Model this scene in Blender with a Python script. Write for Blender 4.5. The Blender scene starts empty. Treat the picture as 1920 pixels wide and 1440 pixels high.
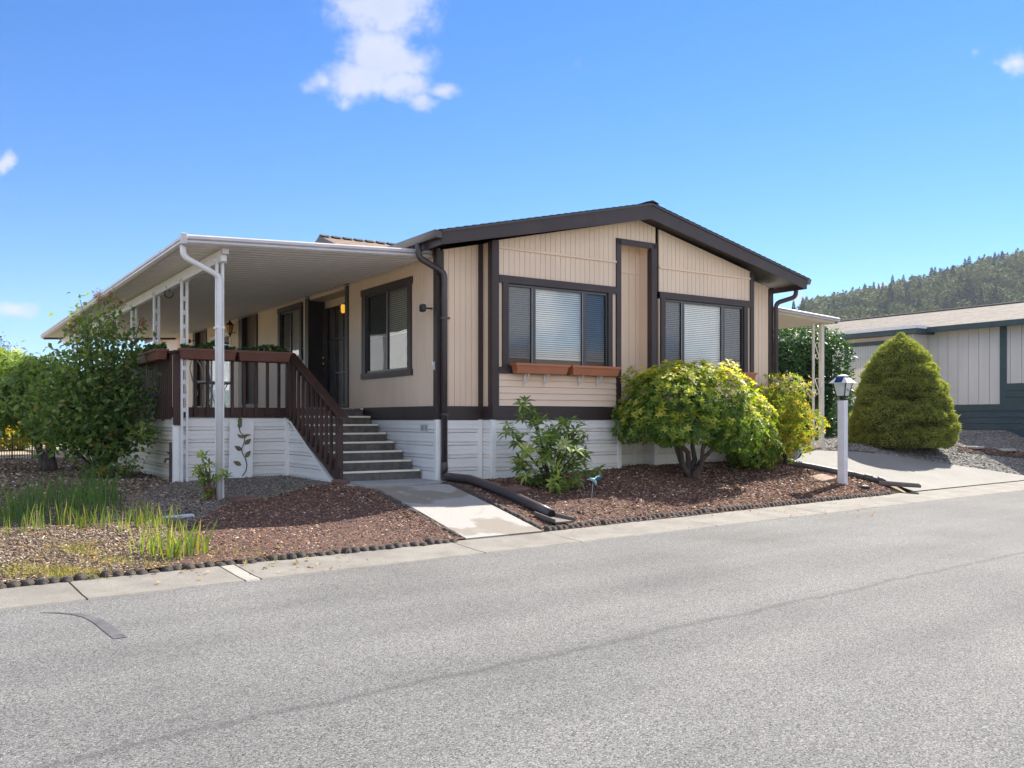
import bpy, bmesh, math, random
import numpy as np
from mathutils import Matrix, Vector

R = math.radians
rng = np.random.default_rng(7)
random.seed(7)
scene = bpy.context.scene
COL = scene.collection

# ------------------------------------------------------------------ camera
F_PX, HOR, CX, HC = 1675.0, 785.0, 960.0, 1.4      # focal length in px (1920 wide), horizon row, centre, eye height
cam_d = bpy.data.cameras.new('camera')
cam = bpy.data.objects.new('camera', cam_d)
COL.objects.link(cam)
cam.location = (0, 0, HC)
cam.rotation_euler = (R(90), 0, 0)
cam_d.sensor_width = 36
cam_d.lens = 36 * F_PX / 1920
cam_d.shift_y = (HOR - 720) / 1920
cam_d.clip_start = .05
cam_d.clip_end = 9000
scene.camera = cam

# ------------------------------------------------------------------ sun, sky, exposure
SUN_DIR = Vector((.65, .79, 1.0)).normalized()
SUN_EL = math.asin(SUN_DIR.z)
SUN_AZ = math.atan2(SUN_DIR.x, SUN_DIR.y)            # clockwise from +Y
sun_d = bpy.data.lights.new('sun', 'SUN')
sun_d.energy = 3.0
sun_d.angle = R(.53)
sun_d.color = (1, .94, .84)
sun = bpy.data.objects.new('sun', sun_d)
COL.objects.link(sun)
sun.rotation_euler = SUN_DIR.to_track_quat('Z', 'Y').to_euler()
sun.location = (20, 25, 40)

scene.view_settings.view_transform = 'Standard'
scene.view_settings.look = 'None'
scene.view_settings.gamma = 1
scene.view_settings.use_curve_mapping = False
scene.view_settings.exposure = 1.85
scene.cycles.use_denoising = True
scene.cycles.max_bounces = 7
scene.cycles.transparent_max_bounces = 12

world = bpy.data.worlds.new('World')
scene.world = world
world.use_nodes = True
wn = world.node_tree.nodes
wl = world.node_tree.links
wn.clear()


def wmath(op, a=None, b=None, c=None, clamp=False):
    n = wn.new('ShaderNodeMath')
    n.operation = op
    n.use_clamp = clamp
    for i, v in enumerate((a, b, c)):
        if v is None:
            continue
        if isinstance(v, (int, float)):
            n.inputs[i].default_value = v
        else:
            wl.new(v, n.inputs[i])
    return n.outputs[0]


def build_world():
    sky = wn.new('ShaderNodeTexSky')
    sky.sky_type = 'NISHITA'
    sky.sun_disc = False
    sky.sun_elevation = SUN_EL
    sky.sun_rotation = SUN_AZ
    sky.altitude = 100
    sky.air_density = 1.0
    sky.dust_density = 0
    sky.ozone_density = 8
    tc = wn.new('ShaderNodeTexCoord')
    sep = wn.new('ShaderNodeSeparateXYZ')
    wl.new(tc.outputs['Generated'], sep.inputs[0])
    ysafe = wmath('MAXIMUM', sep.outputs[1], .05)
    a0 = wmath('DIVIDE', sep.outputs[0], ysafe)
    b0 = wmath('DIVIDE', sep.outputs[2], ysafe)
    comb = wn.new('ShaderNodeCombineXYZ')
    wl.new(a0, comb.inputs[0])
    wl.new(b0, comb.inputs[1])

    def noise(scale, detail, rough=.55, seed=0.):
        n = wn.new('ShaderNodeTexNoise')
        n.inputs['Scale'].default_value = scale
        n.inputs['Detail'].default_value = detail
        n.inputs['Roughness'].default_value = rough
        mp = wn.new('ShaderNodeMapping')
        mp.inputs['Location'].default_value = (seed, seed * .7, seed * 1.3)
        wl.new(comb.outputs[0], mp.inputs[0])
        wl.new(mp.outputs[0], n.inputs['Vector'])
        return n
    warp = noise(13, 5, .6, 3.1)
    wsep = wn.new('ShaderNodeSeparateColor')
    wl.new(warp.outputs['Color'], wsep.inputs[0])
    a = wmath('ADD', a0, wmath('MULTIPLY', wmath('SUBTRACT', wsep.outputs[0], .5), .034))
    b = wmath('ADD', b0, wmath('MULTIPLY', wmath('SUBTRACT', wsep.outputs[1], .5), .030))
    fbm = noise(38, 6, .62, 1.7).outputs['Fac']
    soft = noise(9, 4, .5, 6.2).outputs['Fac']
    # clouds low in the sky: centre (tangent x, tangent height), radii, weight
    blobs = [(705, 100, 80, 66, 1), (675, 150, 84, 44, .95), (598, 152, 36, 26, .62), (755, 158, 70, 38, .95),
             (835, 166, 44, 18, .8), (795, 188, 36, 22, .75), (715, 10, 120, 74, 1), (735, 120, 92, 52, .95), (640, 190, 22, 18, .5),
             (1905, 118, 40, 30, .75), (1830, 98, 14, 14, .3), (1088, 122, 12, 18, .33),
             (8, 305, 22, 24, .85), (22, 584, 54, 20, .8), (40, 655, 30, 26, .35),
             (1655, 536, 20, 12, .75), (1545, 556, 40, 14, .35), (1495, 555, 26, 14, .5),
             (-260, 480, 150, 46, .9), (2250, 400, 150, 46, .9)]
    cur = None
    for (px, py, rx, ry, w) in blobs:
        da = wmath('DIVIDE', wmath('SUBTRACT', a, (px - CX) / F_PX), rx / F_PX)
        db = wmath('DIVIDE', wmath('SUBTRACT', b, (HOR - py) / F_PX), ry / F_PX)
        q = wmath('ADD', wmath('MULTIPLY', da, da), wmath('MULTIPLY', db, db))
        fld = wmath('MULTIPLY', wmath('SUBTRACT', 1.25, wmath('SQRT', q)), w)
        fld = wmath('MAXIMUM', fld, 0.)
        cur = fld if cur is None else wmath('MAXIMUM', cur, fld)
    dens = wmath('ADD', cur, wmath('MULTIPLY', wmath('SUBTRACT', fbm, .55), 1.25))
    mr = wn.new('ShaderNodeMapRange')
    mr.interpolation_type = 'SMOOTHSTEP'
    wl.new(dens, mr.inputs[0])
    mr.inputs[1].default_value = .05
    mr.inputs[2].default_value = .85
    front = wmath('GREATER_THAN', sep.outputs[1], .06)
    mask = wmath('MULTIPLY', wmath('MULTIPLY', mr.outputs[0], front), wmath('MINIMUM', wmath('MULTIPLY', cur, 5.), 1.))
    mask = wmath('MULTIPLY', mask, .93)
    # unseen clouds, denser and brighter than those drawn above, added to fill the shade
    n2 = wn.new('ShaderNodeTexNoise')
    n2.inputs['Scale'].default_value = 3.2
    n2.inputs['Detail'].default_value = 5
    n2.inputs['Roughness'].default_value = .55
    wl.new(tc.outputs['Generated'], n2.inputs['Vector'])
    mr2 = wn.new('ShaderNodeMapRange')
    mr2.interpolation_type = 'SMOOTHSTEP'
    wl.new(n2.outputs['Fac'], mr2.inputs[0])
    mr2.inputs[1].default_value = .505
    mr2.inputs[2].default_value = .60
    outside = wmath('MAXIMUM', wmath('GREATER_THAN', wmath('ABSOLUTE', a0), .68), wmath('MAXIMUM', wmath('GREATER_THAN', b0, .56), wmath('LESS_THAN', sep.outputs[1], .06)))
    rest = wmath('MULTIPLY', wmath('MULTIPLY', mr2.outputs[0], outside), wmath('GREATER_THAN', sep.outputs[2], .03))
    ccol = wn.new('ShaderNodeMixRGB')
    ccol.inputs[1].default_value = (3.0, 3.5, 4.9, 1)
    ccol.inputs[2].default_value = (5.0, 5.1, 5.5, 1)
    wl.new(wmath('ADD', wmath('MULTIPLY', soft, 1.5), -.28, clamp=True), ccol.inputs[0])
    hs = wn.new('ShaderNodeHueSaturation')
    hs.inputs['Saturation'].default_value = 1.2
    hs.inputs['Hue'].default_value = .506
    hs.inputs['Value'].default_value = 1.0
    wl.new(sky.outputs[0], hs.inputs['Color'])
    mix = wn.new('ShaderNodeMixRGB')
    wl.new(mask, mix.inputs[0])
    wl.new(hs.outputs[0], mix.inputs[1])
    wl.new(ccol.outputs[0], mix.inputs[2])
    lit = wn.new('ShaderNodeMixRGB')                     # neutral fill from the added clouds, all as bright as a sunlit side
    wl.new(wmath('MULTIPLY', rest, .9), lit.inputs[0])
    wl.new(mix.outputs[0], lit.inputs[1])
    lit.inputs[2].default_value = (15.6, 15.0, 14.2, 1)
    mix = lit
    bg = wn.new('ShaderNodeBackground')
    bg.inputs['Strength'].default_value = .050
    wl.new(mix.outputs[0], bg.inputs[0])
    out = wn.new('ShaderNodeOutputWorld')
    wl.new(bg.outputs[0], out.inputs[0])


build_world()
world.cycles.sampling_method = 'MANUAL'
world.cycles.sample_map_resolution = 512

# ------------------------------------------------------------------ frames
AH = R(33.5)                                        # house direction
C0 = Vector(((820 - CX) / F_PX * 13.5, 13.5, 0))    # front left corner of the home
FH = Matrix.Translation(C0) @ Matrix.Rotation(AH, 4, 'Z')   # (u along front, v along side, z)
FHI = FH.inverted()
AT = R(38.46)                                       # street direction
FT = Matrix.Rotation(AT, 4, 'Z') @ Matrix.Translation((0, 7.42, 0))   # (t along street, s from asphalt edge)
FTI = FT.inverted()
ID = Matrix.Identity(4)
_ct, _st = math.cos(AT), math.sin(AT)


def ts(x, y):
    return x * _ct + y * _st, -x * _st + y * _ct - 7.42


def gz(x, y):
    """height of the finished ground; works on arrays"""
    x = np.asarray(x, float)
    y = np.asarray(y, float)
    t, s = ts(x, y)
    P = .44 + .0345 * np.clip(t - 7.5, 0, 20)
    tw = np.clip((5.73 + .138 * (s - .6) - t) / 1.7, 0, 1)
    s0 = .62 + .024 * np.clip(t - 5.5, 0, 10)          # back edge of the gutter
    k = np.clip((s - s0) / (2.4 + 4.2 * tw * tw * (3 - 2 * tw)), 0, 1)
    k = k * (1.1 - .1 * k)
    g = .05 * np.clip(s / .5, 0, 1)
    far = np.clip((np.hypot(x, y) - 60) / 400, 0, 1)
    return np.where(s < s0, g, .05 + (P - .05) * k) - far * .6


def gzf(x, y):
    return float(gz(x, y))


def ray(px, py):
    return Vector(((px - CX) / F_PX, 1.0, (HOR - py) / F_PX))


def at(px, py, dz=0.):
    """point of the ground seen at a photo pixel"""
    r = ray(px, py)
    lo, hi = 2.0, 200.0
    for _ in range(50):
        m = (lo + hi) / 2
        p = r * m
        if HC + p.z > gzf(p.x, p.y):
            lo = m
        else:
            hi = m
    p = r * lo
    return Vector((p.x, p.y, gzf(p.x, p.y) + dz))


def atd(px, py, d):
    r = ray(px, py) * d
    return Vector((r.x, r.y, HC + r.z))


def onv(px, py, v):
    r = ray(px, py)
    V = Vector((-math.sin(AH), math.cos(AH)))
    t = (v + C0.xy.dot(V)) / r.xy.dot(V)
    p = FHI @ Vector((r.x * t, r.y * t, HC + r.z * t))
    return p


def onu(px, py, u):
    r = ray(px, py)
    U = Vector((math.cos(AH), math.sin(AH)))
    t = (u + C0.xy.dot(U)) / r.xy.dot(U)
    return FHI @ Vector((r.x * t, r.y * t, HC + r.z * t))


def H(u, v, z=0.):
    return FH @ Vector((u, v, z))


# ------------------------------------------------------------------ materials
MATS = {}


def nodes_of(name):
    m = bpy.data.materials.new(name)
    m.use_nodes = True
    nt = m.node_tree
    nt.nodes.clear()
    out = nt.nodes.new('ShaderNodeOutputMaterial')
    return m, nt, out


def N(nt, kind, **kw):
    n = nt.nodes.new(kind)
    for k, v in kw.items():
        if k.startswith('i_'):
            n.inputs[k[2:].replace('_', ' ')].default_value = v
        else:
            setattr(n, k, v)
    return n


def ramp(nt, fac, stops):
    r = nt.nodes.new('ShaderNodeValToRGB')
    el = r.color_ramp.elements
    while len(el) < len(stops):
        el.new(.5)
    for e, (p, c) in zip(el, stops):
        e.position = p
        e.color = (*c, 1)
    nt.links.new(fac, r.inputs[0])
    return r.outputs[0]


def mat(name, col, rough=.6, var=.12, vscale=6., bump=.0, bscale=80., col2=None, spec=.5, metallic=0., stretch=(1, 1, 1), dirt=0., dirtcol=(.12, .1, .08), fine=0.):
    if name in MATS:
        return MATS[name]
    m, nt, out = nodes_of(name)
    L = nt.links
    p = N(nt, 'ShaderNodeBsdfPrincipled')
    p.inputs['Roughness'].default_value = rough
    p.inputs['Specular IOR Level'].default_value = spec
    p.inputs['Metallic'].default_value = metallic
    tc = N(nt, 'ShaderNodeTexCoord')
    mp = N(nt, 'ShaderNodeMapping')
    mp.inputs['Scale'].default_value = stretch
    L.new(tc.outputs['Object'], mp.inputs[0])
    n1 = N(nt, 'ShaderNodeTexNoise')
    n1.inputs['Scale'].default_value = vscale
    n1.inputs['Detail'].default_value = 6
    n1.inputs['Roughness'].default_value = .65
    L.new(mp.outputs[0], n1.inputs['Vector'])
    c2 = col2 if col2 else tuple(max(0, c * (1 - 2 * var)) for c in col)
    c1 = col if col2 else tuple(min(1, c * (1 + var)) for c in col)
    colo = ramp(nt, n1.outputs['Fac'], [(.3, c2), (.7, c1)])
    if fine > 0:
        n3 = N(nt, 'ShaderNodeTexNoise')
        n3.inputs['Scale'].default_value = bscale
        n3.inputs['Detail'].default_value = 3
        L.new(mp.outputs[0], n3.inputs['Vector'])
        mx = N(nt, 'ShaderNodeMixRGB', blend_type='MULTIPLY')
        mx.inputs[0].default_value = fine
        L.new(colo, mx.inputs[1])
        L.new(ramp(nt, n3.outputs['Fac'], [(.32, (.25, .25, .25)), (.62, (1, 1, 1))]), mx.inputs[2])
        colo = mx.outputs[0]
    if dirt > 0:
        n2 = N(nt, 'ShaderNodeTexNoise')
        n2.inputs['Scale'].default_value = vscale * .35
        n2.inputs['Detail'].default_value = 8
        n2.inputs['Roughness'].default_value = .7
        L.new(tc.outputs['Object'], n2.inputs['Vector'])
        mx = N(nt, 'ShaderNodeMixRGB')
        mr = N(nt, 'ShaderNodeMapRange')
        mr.inputs[1].default_value = .48
        mr.inputs[2].default_value = .8
        mr.inputs[4].default_value = dirt
        L.new(n2.outputs['Fac'], mr.inputs[0])
        L.new(mr.outputs[0], mx.inputs[0])
        L.new(colo, mx.inputs[1])
        mx.inputs[2].default_value = (*dirtcol, 1)
        colo = mx.outputs[0]
    L.new(colo, p.inputs['Base Color'])
    if bump > 0:
        nb = N(nt, 'ShaderNodeTexNoise')
        nb.inputs['Scale'].default_value = bscale
        nb.inputs['Detail'].default_value = 4
        L.new(mp.outputs[0], nb.inputs['Vector'])
        bp = N(nt, 'ShaderNodeBump')
        bp.inputs['Strength'].default_value = bump
        bp.inputs['Distance'].default_value = .01
        L.new(nb.outputs['Fac'], bp.inputs['Height'])
        L.new(bp.outputs[0], p.inputs['Normal'])
    L.new(p.outputs[0], out.inputs[0])
    MATS[name] = m
    return m


def tintmat(name, stops, rough=.5, trans=.0, spec=.4, tcol=None, bump=0.):
    """colour from the per-piece 'tint' attribute; trans mixes in translucency for leaves"""
    m, nt, out = nodes_of(name)
    L = nt.links
    at_ = N(nt, 'ShaderNodeAttribute', attribute_name='tint')
    c = ramp(nt, at_.outputs['Fac'], stops)
    p = N(nt, 'ShaderNodeBsdfPrincipled')
    p.inputs['Roughness'].default_value = rough
    p.inputs['Specular IOR Level'].default_value = spec
    L.new(c, p.inputs['Base Color'])
    sh = p.outputs[0]
    if trans > 0:
        t = N(nt, 'ShaderNodeBsdfTranslucent')
        mx = N(nt, 'ShaderNodeMixRGB', blend_type='MULTIPLY')
        mx.inputs[0].default_value = 1
        mx.inputs[2].default_value = (*(tcol or (1.9, 1.9, .7)), 1)
        L.new(c, mx.inputs[1])
        L.new(mx.outputs[0], t.inputs[0])
        ms = N(nt, 'ShaderNodeMixShader')
        ms.inputs[0].default_value = trans
        L.new(sh, ms.inputs[1])
        L.new(t.outputs[0], ms.inputs[2])
        sh = ms.outputs[0]
    L.new(sh, out.inputs[0])
    MATS[name] = m
    return m


def glassmat(name, tint, rough=.0, refl=1.0):
    m, nt, out = nodes_of(name)
    L = nt.links
    tr = N(nt, 'ShaderNodeBsdfTransparent')
    tr.inputs[0].default_value = (*tint, 1)
    gl = N(nt, 'ShaderNodeBsdfGlossy')
    gl.inputs['Roughness'].default_value = rough
    gl.inputs[0].default_value = (refl, refl, refl, 1)
    lw = N(nt, 'ShaderNodeLayerWeight')                # Schlick reflectance of a pane, both ways alike
    pw = N(nt, 'ShaderNodeMath', operation='POWER')
    L.new(lw.outputs['Facing'], pw.inputs[0])
    pw.inputs[1].default_value = 4.5
    fr = N(nt, 'ShaderNodeMath', operation='MULTIPLY_ADD')
    L.new(pw.outputs[0], fr.inputs[0])
    fr.inputs[1].default_value = .6
    fr.inputs[2].default_value = .05
    tc = N(nt, 'ShaderNodeTexCoord')
    nz = N(nt, 'ShaderNodeTexNoise')
    nz.inputs['Scale'].default_value = 1.7
    L.new(tc.outputs['Object'], nz.inputs['Vector'])
    bp = N(nt, 'ShaderNodeBump')
    bp.inputs['Strength'].default_value = .05
    bp.inputs['Distance'].default_value = .05
    L.new(nz.outputs['Fac'], bp.inputs['Height'])
    L.new(bp.outputs[0], gl.inputs['Normal'])
    ms = N(nt, 'ShaderNodeMixShader')
    L.new(fr.outputs[0], ms.inputs[0])
    L.new(tr.outputs[0], ms.inputs[1])
    L.new(gl.outputs[0], ms.inputs[2])
    L.new(ms.outputs[0], out.inputs[0])
    MATS[name] = m
    return m


BEIGE = mat('beige_siding_paint', (.86, .665, .49), .65, .05, 1.4, .25, 60, stretch=(1, 1, .25), dirt=.25, dirtcol=(.72, .55, .40))
BEIGE2 = mat('beige_lap_paint', (.85, .655, .49), .6, .05, 2., .15, 60, stretch=(.25, .25, 1))
BROWN = mat('dark_brown_trim_paint', (.042, .027, .026), .5, .15, 2.5, .15, 50, stretch=(1, 1, .4), dirt=.35, dirtcol=(.07, .058, .058))
BROWNG = mat('brown_gutter_metal', (.06, .048, .05), .38, .1, 3., 0, spec=.6)
GROOVE = mat('siding_groove_brown', (.20, .15, .11), .8, .1)  # brown backing colour, darker than the boards
DARKIN = mat('dark_room', (.03, .035, .05), .9, .2, 1.5)
ROOMBLUE = mat('curtain_blue', (.09, .17, .30), .8, .3, 2.)
VINYL = mat('white_skirting_vinyl', (.92, .91, .88), .45, .035, 1.2, .05, 30, stretch=(.3, .3, 1), dirt=.55, dirtcol=(.66, .61, .52))
VINYLY = mat('yellowed_skirting_vinyl', (.72, .68, .56), .5, .06, 1.2, .05, 30, dirt=.5, dirtcol=(.48, .43, .31))
WHITEM = mat('white_painted_aluminium', (.82, .82, .82), .42, .04, 3., .03, 30, dirt=.3, dirtcol=(.5, .49, .45))
CANOPY = mat('canopy_pan_white', (.86, .845, .81), .55, .05, 1.5, .03, 30)
MOULD = mat('grey_fascia_aluminium', (.60, .57, .57), .35, .06, 3., 0, dirt=.35, dirtcol=(.36, .31, .29))
DECKB = mat('red_brown_deck_stain', (.060, .027, .020), .6, .25, 3., .3, 60, stretch=(1, 1, .3), dirt=.4, dirtcol=(.095, .045, .035))
TERRA = mat('terracotta_plastic', (.44, .155, .075), .5, .06, 4., .05, 60)
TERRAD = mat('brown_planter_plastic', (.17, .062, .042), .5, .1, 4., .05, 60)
BRONZE = mat('bronze_window_frame', (.035, .034, .038), .35, .1, 5, spec=.6)
BRONZEL = mat('silver_window_frame', (.34, .35, .37), .35, .1, 5, spec=.6)
BLIND = mat('white_blind_slat', (.88, .87, .82), .55, .04, 3.)
BLINDT = mat('tan_blind_slat', (.55, .49, .40), .6, .05, 3.)
GLASS = glassmat('window_glass', (.93, .95, .95))
SCREENG = glassmat('window_glass_with_insect_screen', (.58, .61, .65), .05, .8)
CARPET = mat('grey_step_carpet', (.19, .172, .16), .95, .2, 9., .8, 220, fine=.5)
NOSING = mat('pale_metal_nosing', (.85, .82, .64), .4, .05, 8., spec=.7)
DOORM = mat('dark_security_door', (.04, .033, .032), .45, .2, 3.)
DOORIN = mat('brown_door_panel', (.095, .072, .058), .5, .2, 3.)
BRASS = mat('brass', (.72, .55, .25), .25, .05, 8., metallic=1.)
BLACKM = mat('black_metal', (.012, .012, .013), .4, .1, 5.)
PLASTB = mat('black_plastic', (.016, .017, .019), .45, .1, 5.)
BARK = mat('grey_brown_bark', (.115, .085, .068), .9, .35, 14., 1., 60, stretch=(1, 1, .35))
BARKD = mat('dark_bark', (.060, .042, .034), .9, .35, 14., 1., 60, stretch=(1, 1, .35))
CONC = mat('grey_concrete', (.265, .245, .212), .85, .14, 2.6, .5, 130, dirt=.85, dirtcol=(.135, .122, .106), fine=.45)
EDGE = mat('weathered_edging_concrete', (.085, .070, .060), .9, .25, 9., .8, 90, dirt=.5, dirtcol=(.05, .045, .042))
BRICK = mat('red_brown_paver', (.20, .11, .088), .9, .2, 10., .7, 120, fine=.3)
BRICKL = mat('pale_red_paver', (.40, .28, .21), .9, .2, 10., .7, 120, fine=.3)  # lighter copy of the paver colour
TEAL = mat('dark_teal_trim', (.052, .088, .092), .55, .1, 3.)
TEALS = mat('dark_teal_skirting', (.040, .072, .088), .5, .12, 2.)
CREAM = mat('pale_grey_beige_siding', (.72, .67, .60), .65, .05, 1.5, .15, 50, stretch=(1, 1, .3))
ARTW = mat('weathered_white_board', (.88, .88, .86), .6, .06, 5., .2, 60, stretch=(1, 1, .3), dirt=.3, dirtcol=(.5, .49, .42))
ARTG = mat('olive_gold_metal', (.20, .16, .05), .45, .3, 9., metallic=.4)
ARTS = mat('dark_stem_metal', (.05, .042, .038), .5, .2, 9., metallic=.4)
FLESHP = mat('old_white_plastic', (.66, .66, .62), .5, .06, 8.)
SOLAR = mat('solar_cell_blue', (.02, .05, .20), .12, .2, 40., spec=.8)
BLUEP = mat('blue_plastic', (.02, .045, .55), .35, .1, 5.)
PIPE = mat('corrugated_drain_black', (.058, .048, .047), .55, .2, 6., .2, 60, dirt=.4, dirtcol=(.12, .10, .09))
CREAMPOST = mat('cream_painted_iron', (.72, .68, .58), .5, .06, 6., .05, 60, dirt=.25, dirtcol=(.5, .45, .36))


def shinglemat(name, c1, c2, c3, sx, sy):
    m, nt, out = nodes_of(name)
    L = nt.links
    tc = N(nt, 'ShaderNodeTexCoord')
    mp = N(nt, 'ShaderNodeMapping')
    L.new(tc.outputs['UV'], mp.inputs[0])
    br = N(nt, 'ShaderNodeTexBrick')
    br.inputs['Scale'].default_value = 1
    br.inputs['Brick Width'].default_value = sx
    br.inputs['Row Height'].default_value = sy
    br.inputs['Mortar Size'].default_value = sy * .05
    br.inputs['Color1'].default_value = (*c1, 1)
    br.inputs['Color2'].default_value = (*c2, 1)
    br.inputs['Mortar'].default_value = (*c3, 1)
    L.new(mp.outputs[0], br.inputs['Vector'])
    nz = N(nt, 'ShaderNodeTexNoise')
    nz.inputs['Scale'].default_value = 9
    nz.inputs['Detail'].default_value = 8
    L.new(tc.outputs['Object'], nz.inputs['Vector'])
    mx = N(nt, 'ShaderNodeMixRGB', blend_type='MULTIPLY')
    mx.inputs[0].default_value = .7
    L.new(br.outputs['Color'], mx.inputs[1])
    L.new(ramp(nt, nz.outputs['Fac'], [(.3, (.55, .55, .55)), (.7, (1.1, 1.1, 1.1))]), mx.inputs[2])
    p = N(nt, 'ShaderNodeBsdfPrincipled')
    p.inputs['Roughness'].default_value = .9
    L.new(mx.outputs[0], p.inputs['Base Color'])
    bp = N(nt, 'ShaderNodeBump')
    bp.inputs['Strength'].default_value = .5
    bp.inputs['Distance'].default_value = .02
    L.new(br.outputs['Fac'], bp.inputs['Height'])
    bp.invert = True
    L.new(bp.outputs[0], p.inputs['Normal'])
    L.new(p.outputs[0], out.inputs[0])
    return m


SHING = shinglemat('brown_asphalt_shingles', (.30, .20, .13), (.22, .15, .10), (.09, .065, .05), .25, .14)
SHINGG = shinglemat('grey_brown_shingles', (.24, .205, .165), (.16, .135, .11), (.07, .06, .05), .3, .14)
SHINGE = mat('shingle_edge', (.045, .038, .036), .9, .2, 12.)


def asphaltmat():
    m, nt, out = nodes_of('worn_asphalt')
    L = nt.links
    tc = N(nt, 'ShaderNodeTexCoord')
    p = N(nt, 'ShaderNodeBsdfPrincipled')
    p.inputs['Roughness'].default_value = .88
    vo = N(nt, 'ShaderNodeTexVoronoi')
    vo.inputs['Scale'].default_value = 150
    L.new(tc.outputs['Object'], vo.inputs['Vector'])
    sepc = N(nt, 'ShaderNodeSeparateColor')
    L.new(vo.outputs['Color'], sepc.inputs[0])
    agg = ramp(nt, sepc.outputs[0], [(0, (.034, .034, .034)), (.3, (.138, .136, .132)), (.75, (.205, .201, .193)), (1, (.33, .32, .302))])
    nf = N(nt, 'ShaderNodeTexNoise')
    nf.inputs['Scale'].default_value = 70
    nf.inputs['Detail'].default_value = 5
    nf.inputs['Roughness'].default_value = .8
    L.new(tc.outputs['Object'], nf.inputs['Vector'])
    m1 = N(nt, 'ShaderNodeMixRGB', blend_type='MULTIPLY')
    m1.inputs[0].default_value = .9
    L.new(agg, m1.inputs[1])
    L.new(ramp(nt, nf.outputs['Fac'], [(.33, (.42, .42, .44)), (.55, (1.0, 1.0, 1.0)), (.75, (1.25, 1.24, 1.2))]), m1.inputs[2])
    nl = N(nt, 'ShaderNodeTexNoise')
    nl.inputs['Scale'].default_value = .55
    nl.inputs['Detail'].default_value = 5
    L.new(tc.outputs['Object'], nl.inputs['Vector'])
    m2 = N(nt, 'ShaderNodeMixRGB', blend_type='MULTIPLY')
    m2.inputs[0].default_value = 1
    L.new(m1.outputs[0], m2.inputs[1])
    L.new(ramp(nt, nl.outputs['Fac'], [(.3, (.80, .80, .80)), (.5, (.97, .97, .965)), (.7, (1.12, 1.12, 1.11))]), m2.inputs[2])
    mpS = N(nt, 'ShaderNodeMapping')
    mpS.inputs['Scale'].default_value = (.10, 1.1, 1)
    L.new(tc.outputs['Object'], mpS.inputs[0])
    nS = N(nt, 'ShaderNodeTexNoise')                 # worn wheel lanes along the street
    nS.inputs['Scale'].default_value = 1.3
    nS.inputs['Detail'].default_value = 6
    L.new(mpS.outputs[0], nS.inputs['Vector'])
    m2b = N(nt, 'ShaderNodeMixRGB', blend_type='MULTIPLY')
    m2b.inputs[0].default_value = 1
    L.new(m2.outputs[0], m2b.inputs[1])
    L.new(ramp(nt, nS.outputs['Fac'], [(.3, (.80, .80, .805)), (.5, (.95, .95, .95)), (.7, (1.08, 1.08, 1.07))]), m2b.inputs[2])
    m2 = m2b
    # a paving seam that wanders along the street
    sp = N(nt, 'ShaderNodeSeparateXYZ')
    L.new(tc.outputs['Object'], sp.inputs[0])
    nw = N(nt, 'ShaderNodeTexNoise')
    nw.inputs['Scale'].default_value = 1.4
    nw.inputs['Detail'].default_value = 7
    nw.inputs['Roughness'].default_value = .7
    L.new(tc.outputs['Object'], nw.inputs['Vector'])

    def mth(op, a, b=None):
        n = N(nt, 'ShaderNodeMath', operation=op)
        for i, v in enumerate((a, b)):
            if v is None:
                continue
            if isinstance(v, (int, float)):
                n.inputs[i].default_value = v
            else:
                L.new(v, n.inputs[i])
        return n.outputs[0]
    d = mth('ABSOLUTE', mth('ADD', mth('ADD', sp.outputs[1], 3.42), mth('MULTIPLY', mth('SUBTRACT', nw.outputs['Fac'], .5), .30)))
    cr = N(nt, 'ShaderNodeMapRange')
    L.new(d, cr.inputs[0])
    cr.inputs[1].default_value = .006
    cr.inputs[2].default_value = .05
    cr.inputs[3].default_value = .62
    cr.inputs[4].default_value = 0
    brk = N(nt, 'ShaderNodeMapRange')
    L.new(nf.outputs['Fac'], brk.inputs[0])
    brk.inputs[1].default_value = .42
    brk.inputs[2].default_value = .55
    seam = mth('MULTIPLY', cr.outputs[0], brk.outputs[0])
    m3 = N(nt, 'ShaderNodeMixRGB')
    L.new(seam, m3.inputs[0])
    L.new(m2.outputs[0], m3.inputs[1])
    m3.inputs[2].default_value = (.035, .035, .037, 1)
    L.new(m3.outputs[0], p.inputs['Base Color'])
    bp = N(nt, 'ShaderNodeBump')
    bp.inputs['Strength'].default_value = .55
    bp.inputs['Distance'].default_value = .006
    L.new(vo.outputs['Distance'], bp.inputs['Height'])
    bp.invert = True
    L.new(bp.outputs[0], p.inputs['Normal'])
    L.new(p.outputs[0], out.inputs[0])
    return m


ASPH = asphaltmat()
SOILM = mat('bark_soil', (.17, .12, .085), .95, .35, 5., 1., 40, dirt=.6, dirtcol=(.075, .055, .045), fine=.6)
GROUNDM = mat('dry_summer_grass', (.40, .33, .21), .95, .2, 3., 1., 40, dirt=.5, dirtcol=(.26, .21, .13), fine=.4)
LAVAB = mat('lava_rock_bed', (.13, .068, .052), .95, .35, 14., 1., 60, fine=.7)

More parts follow.
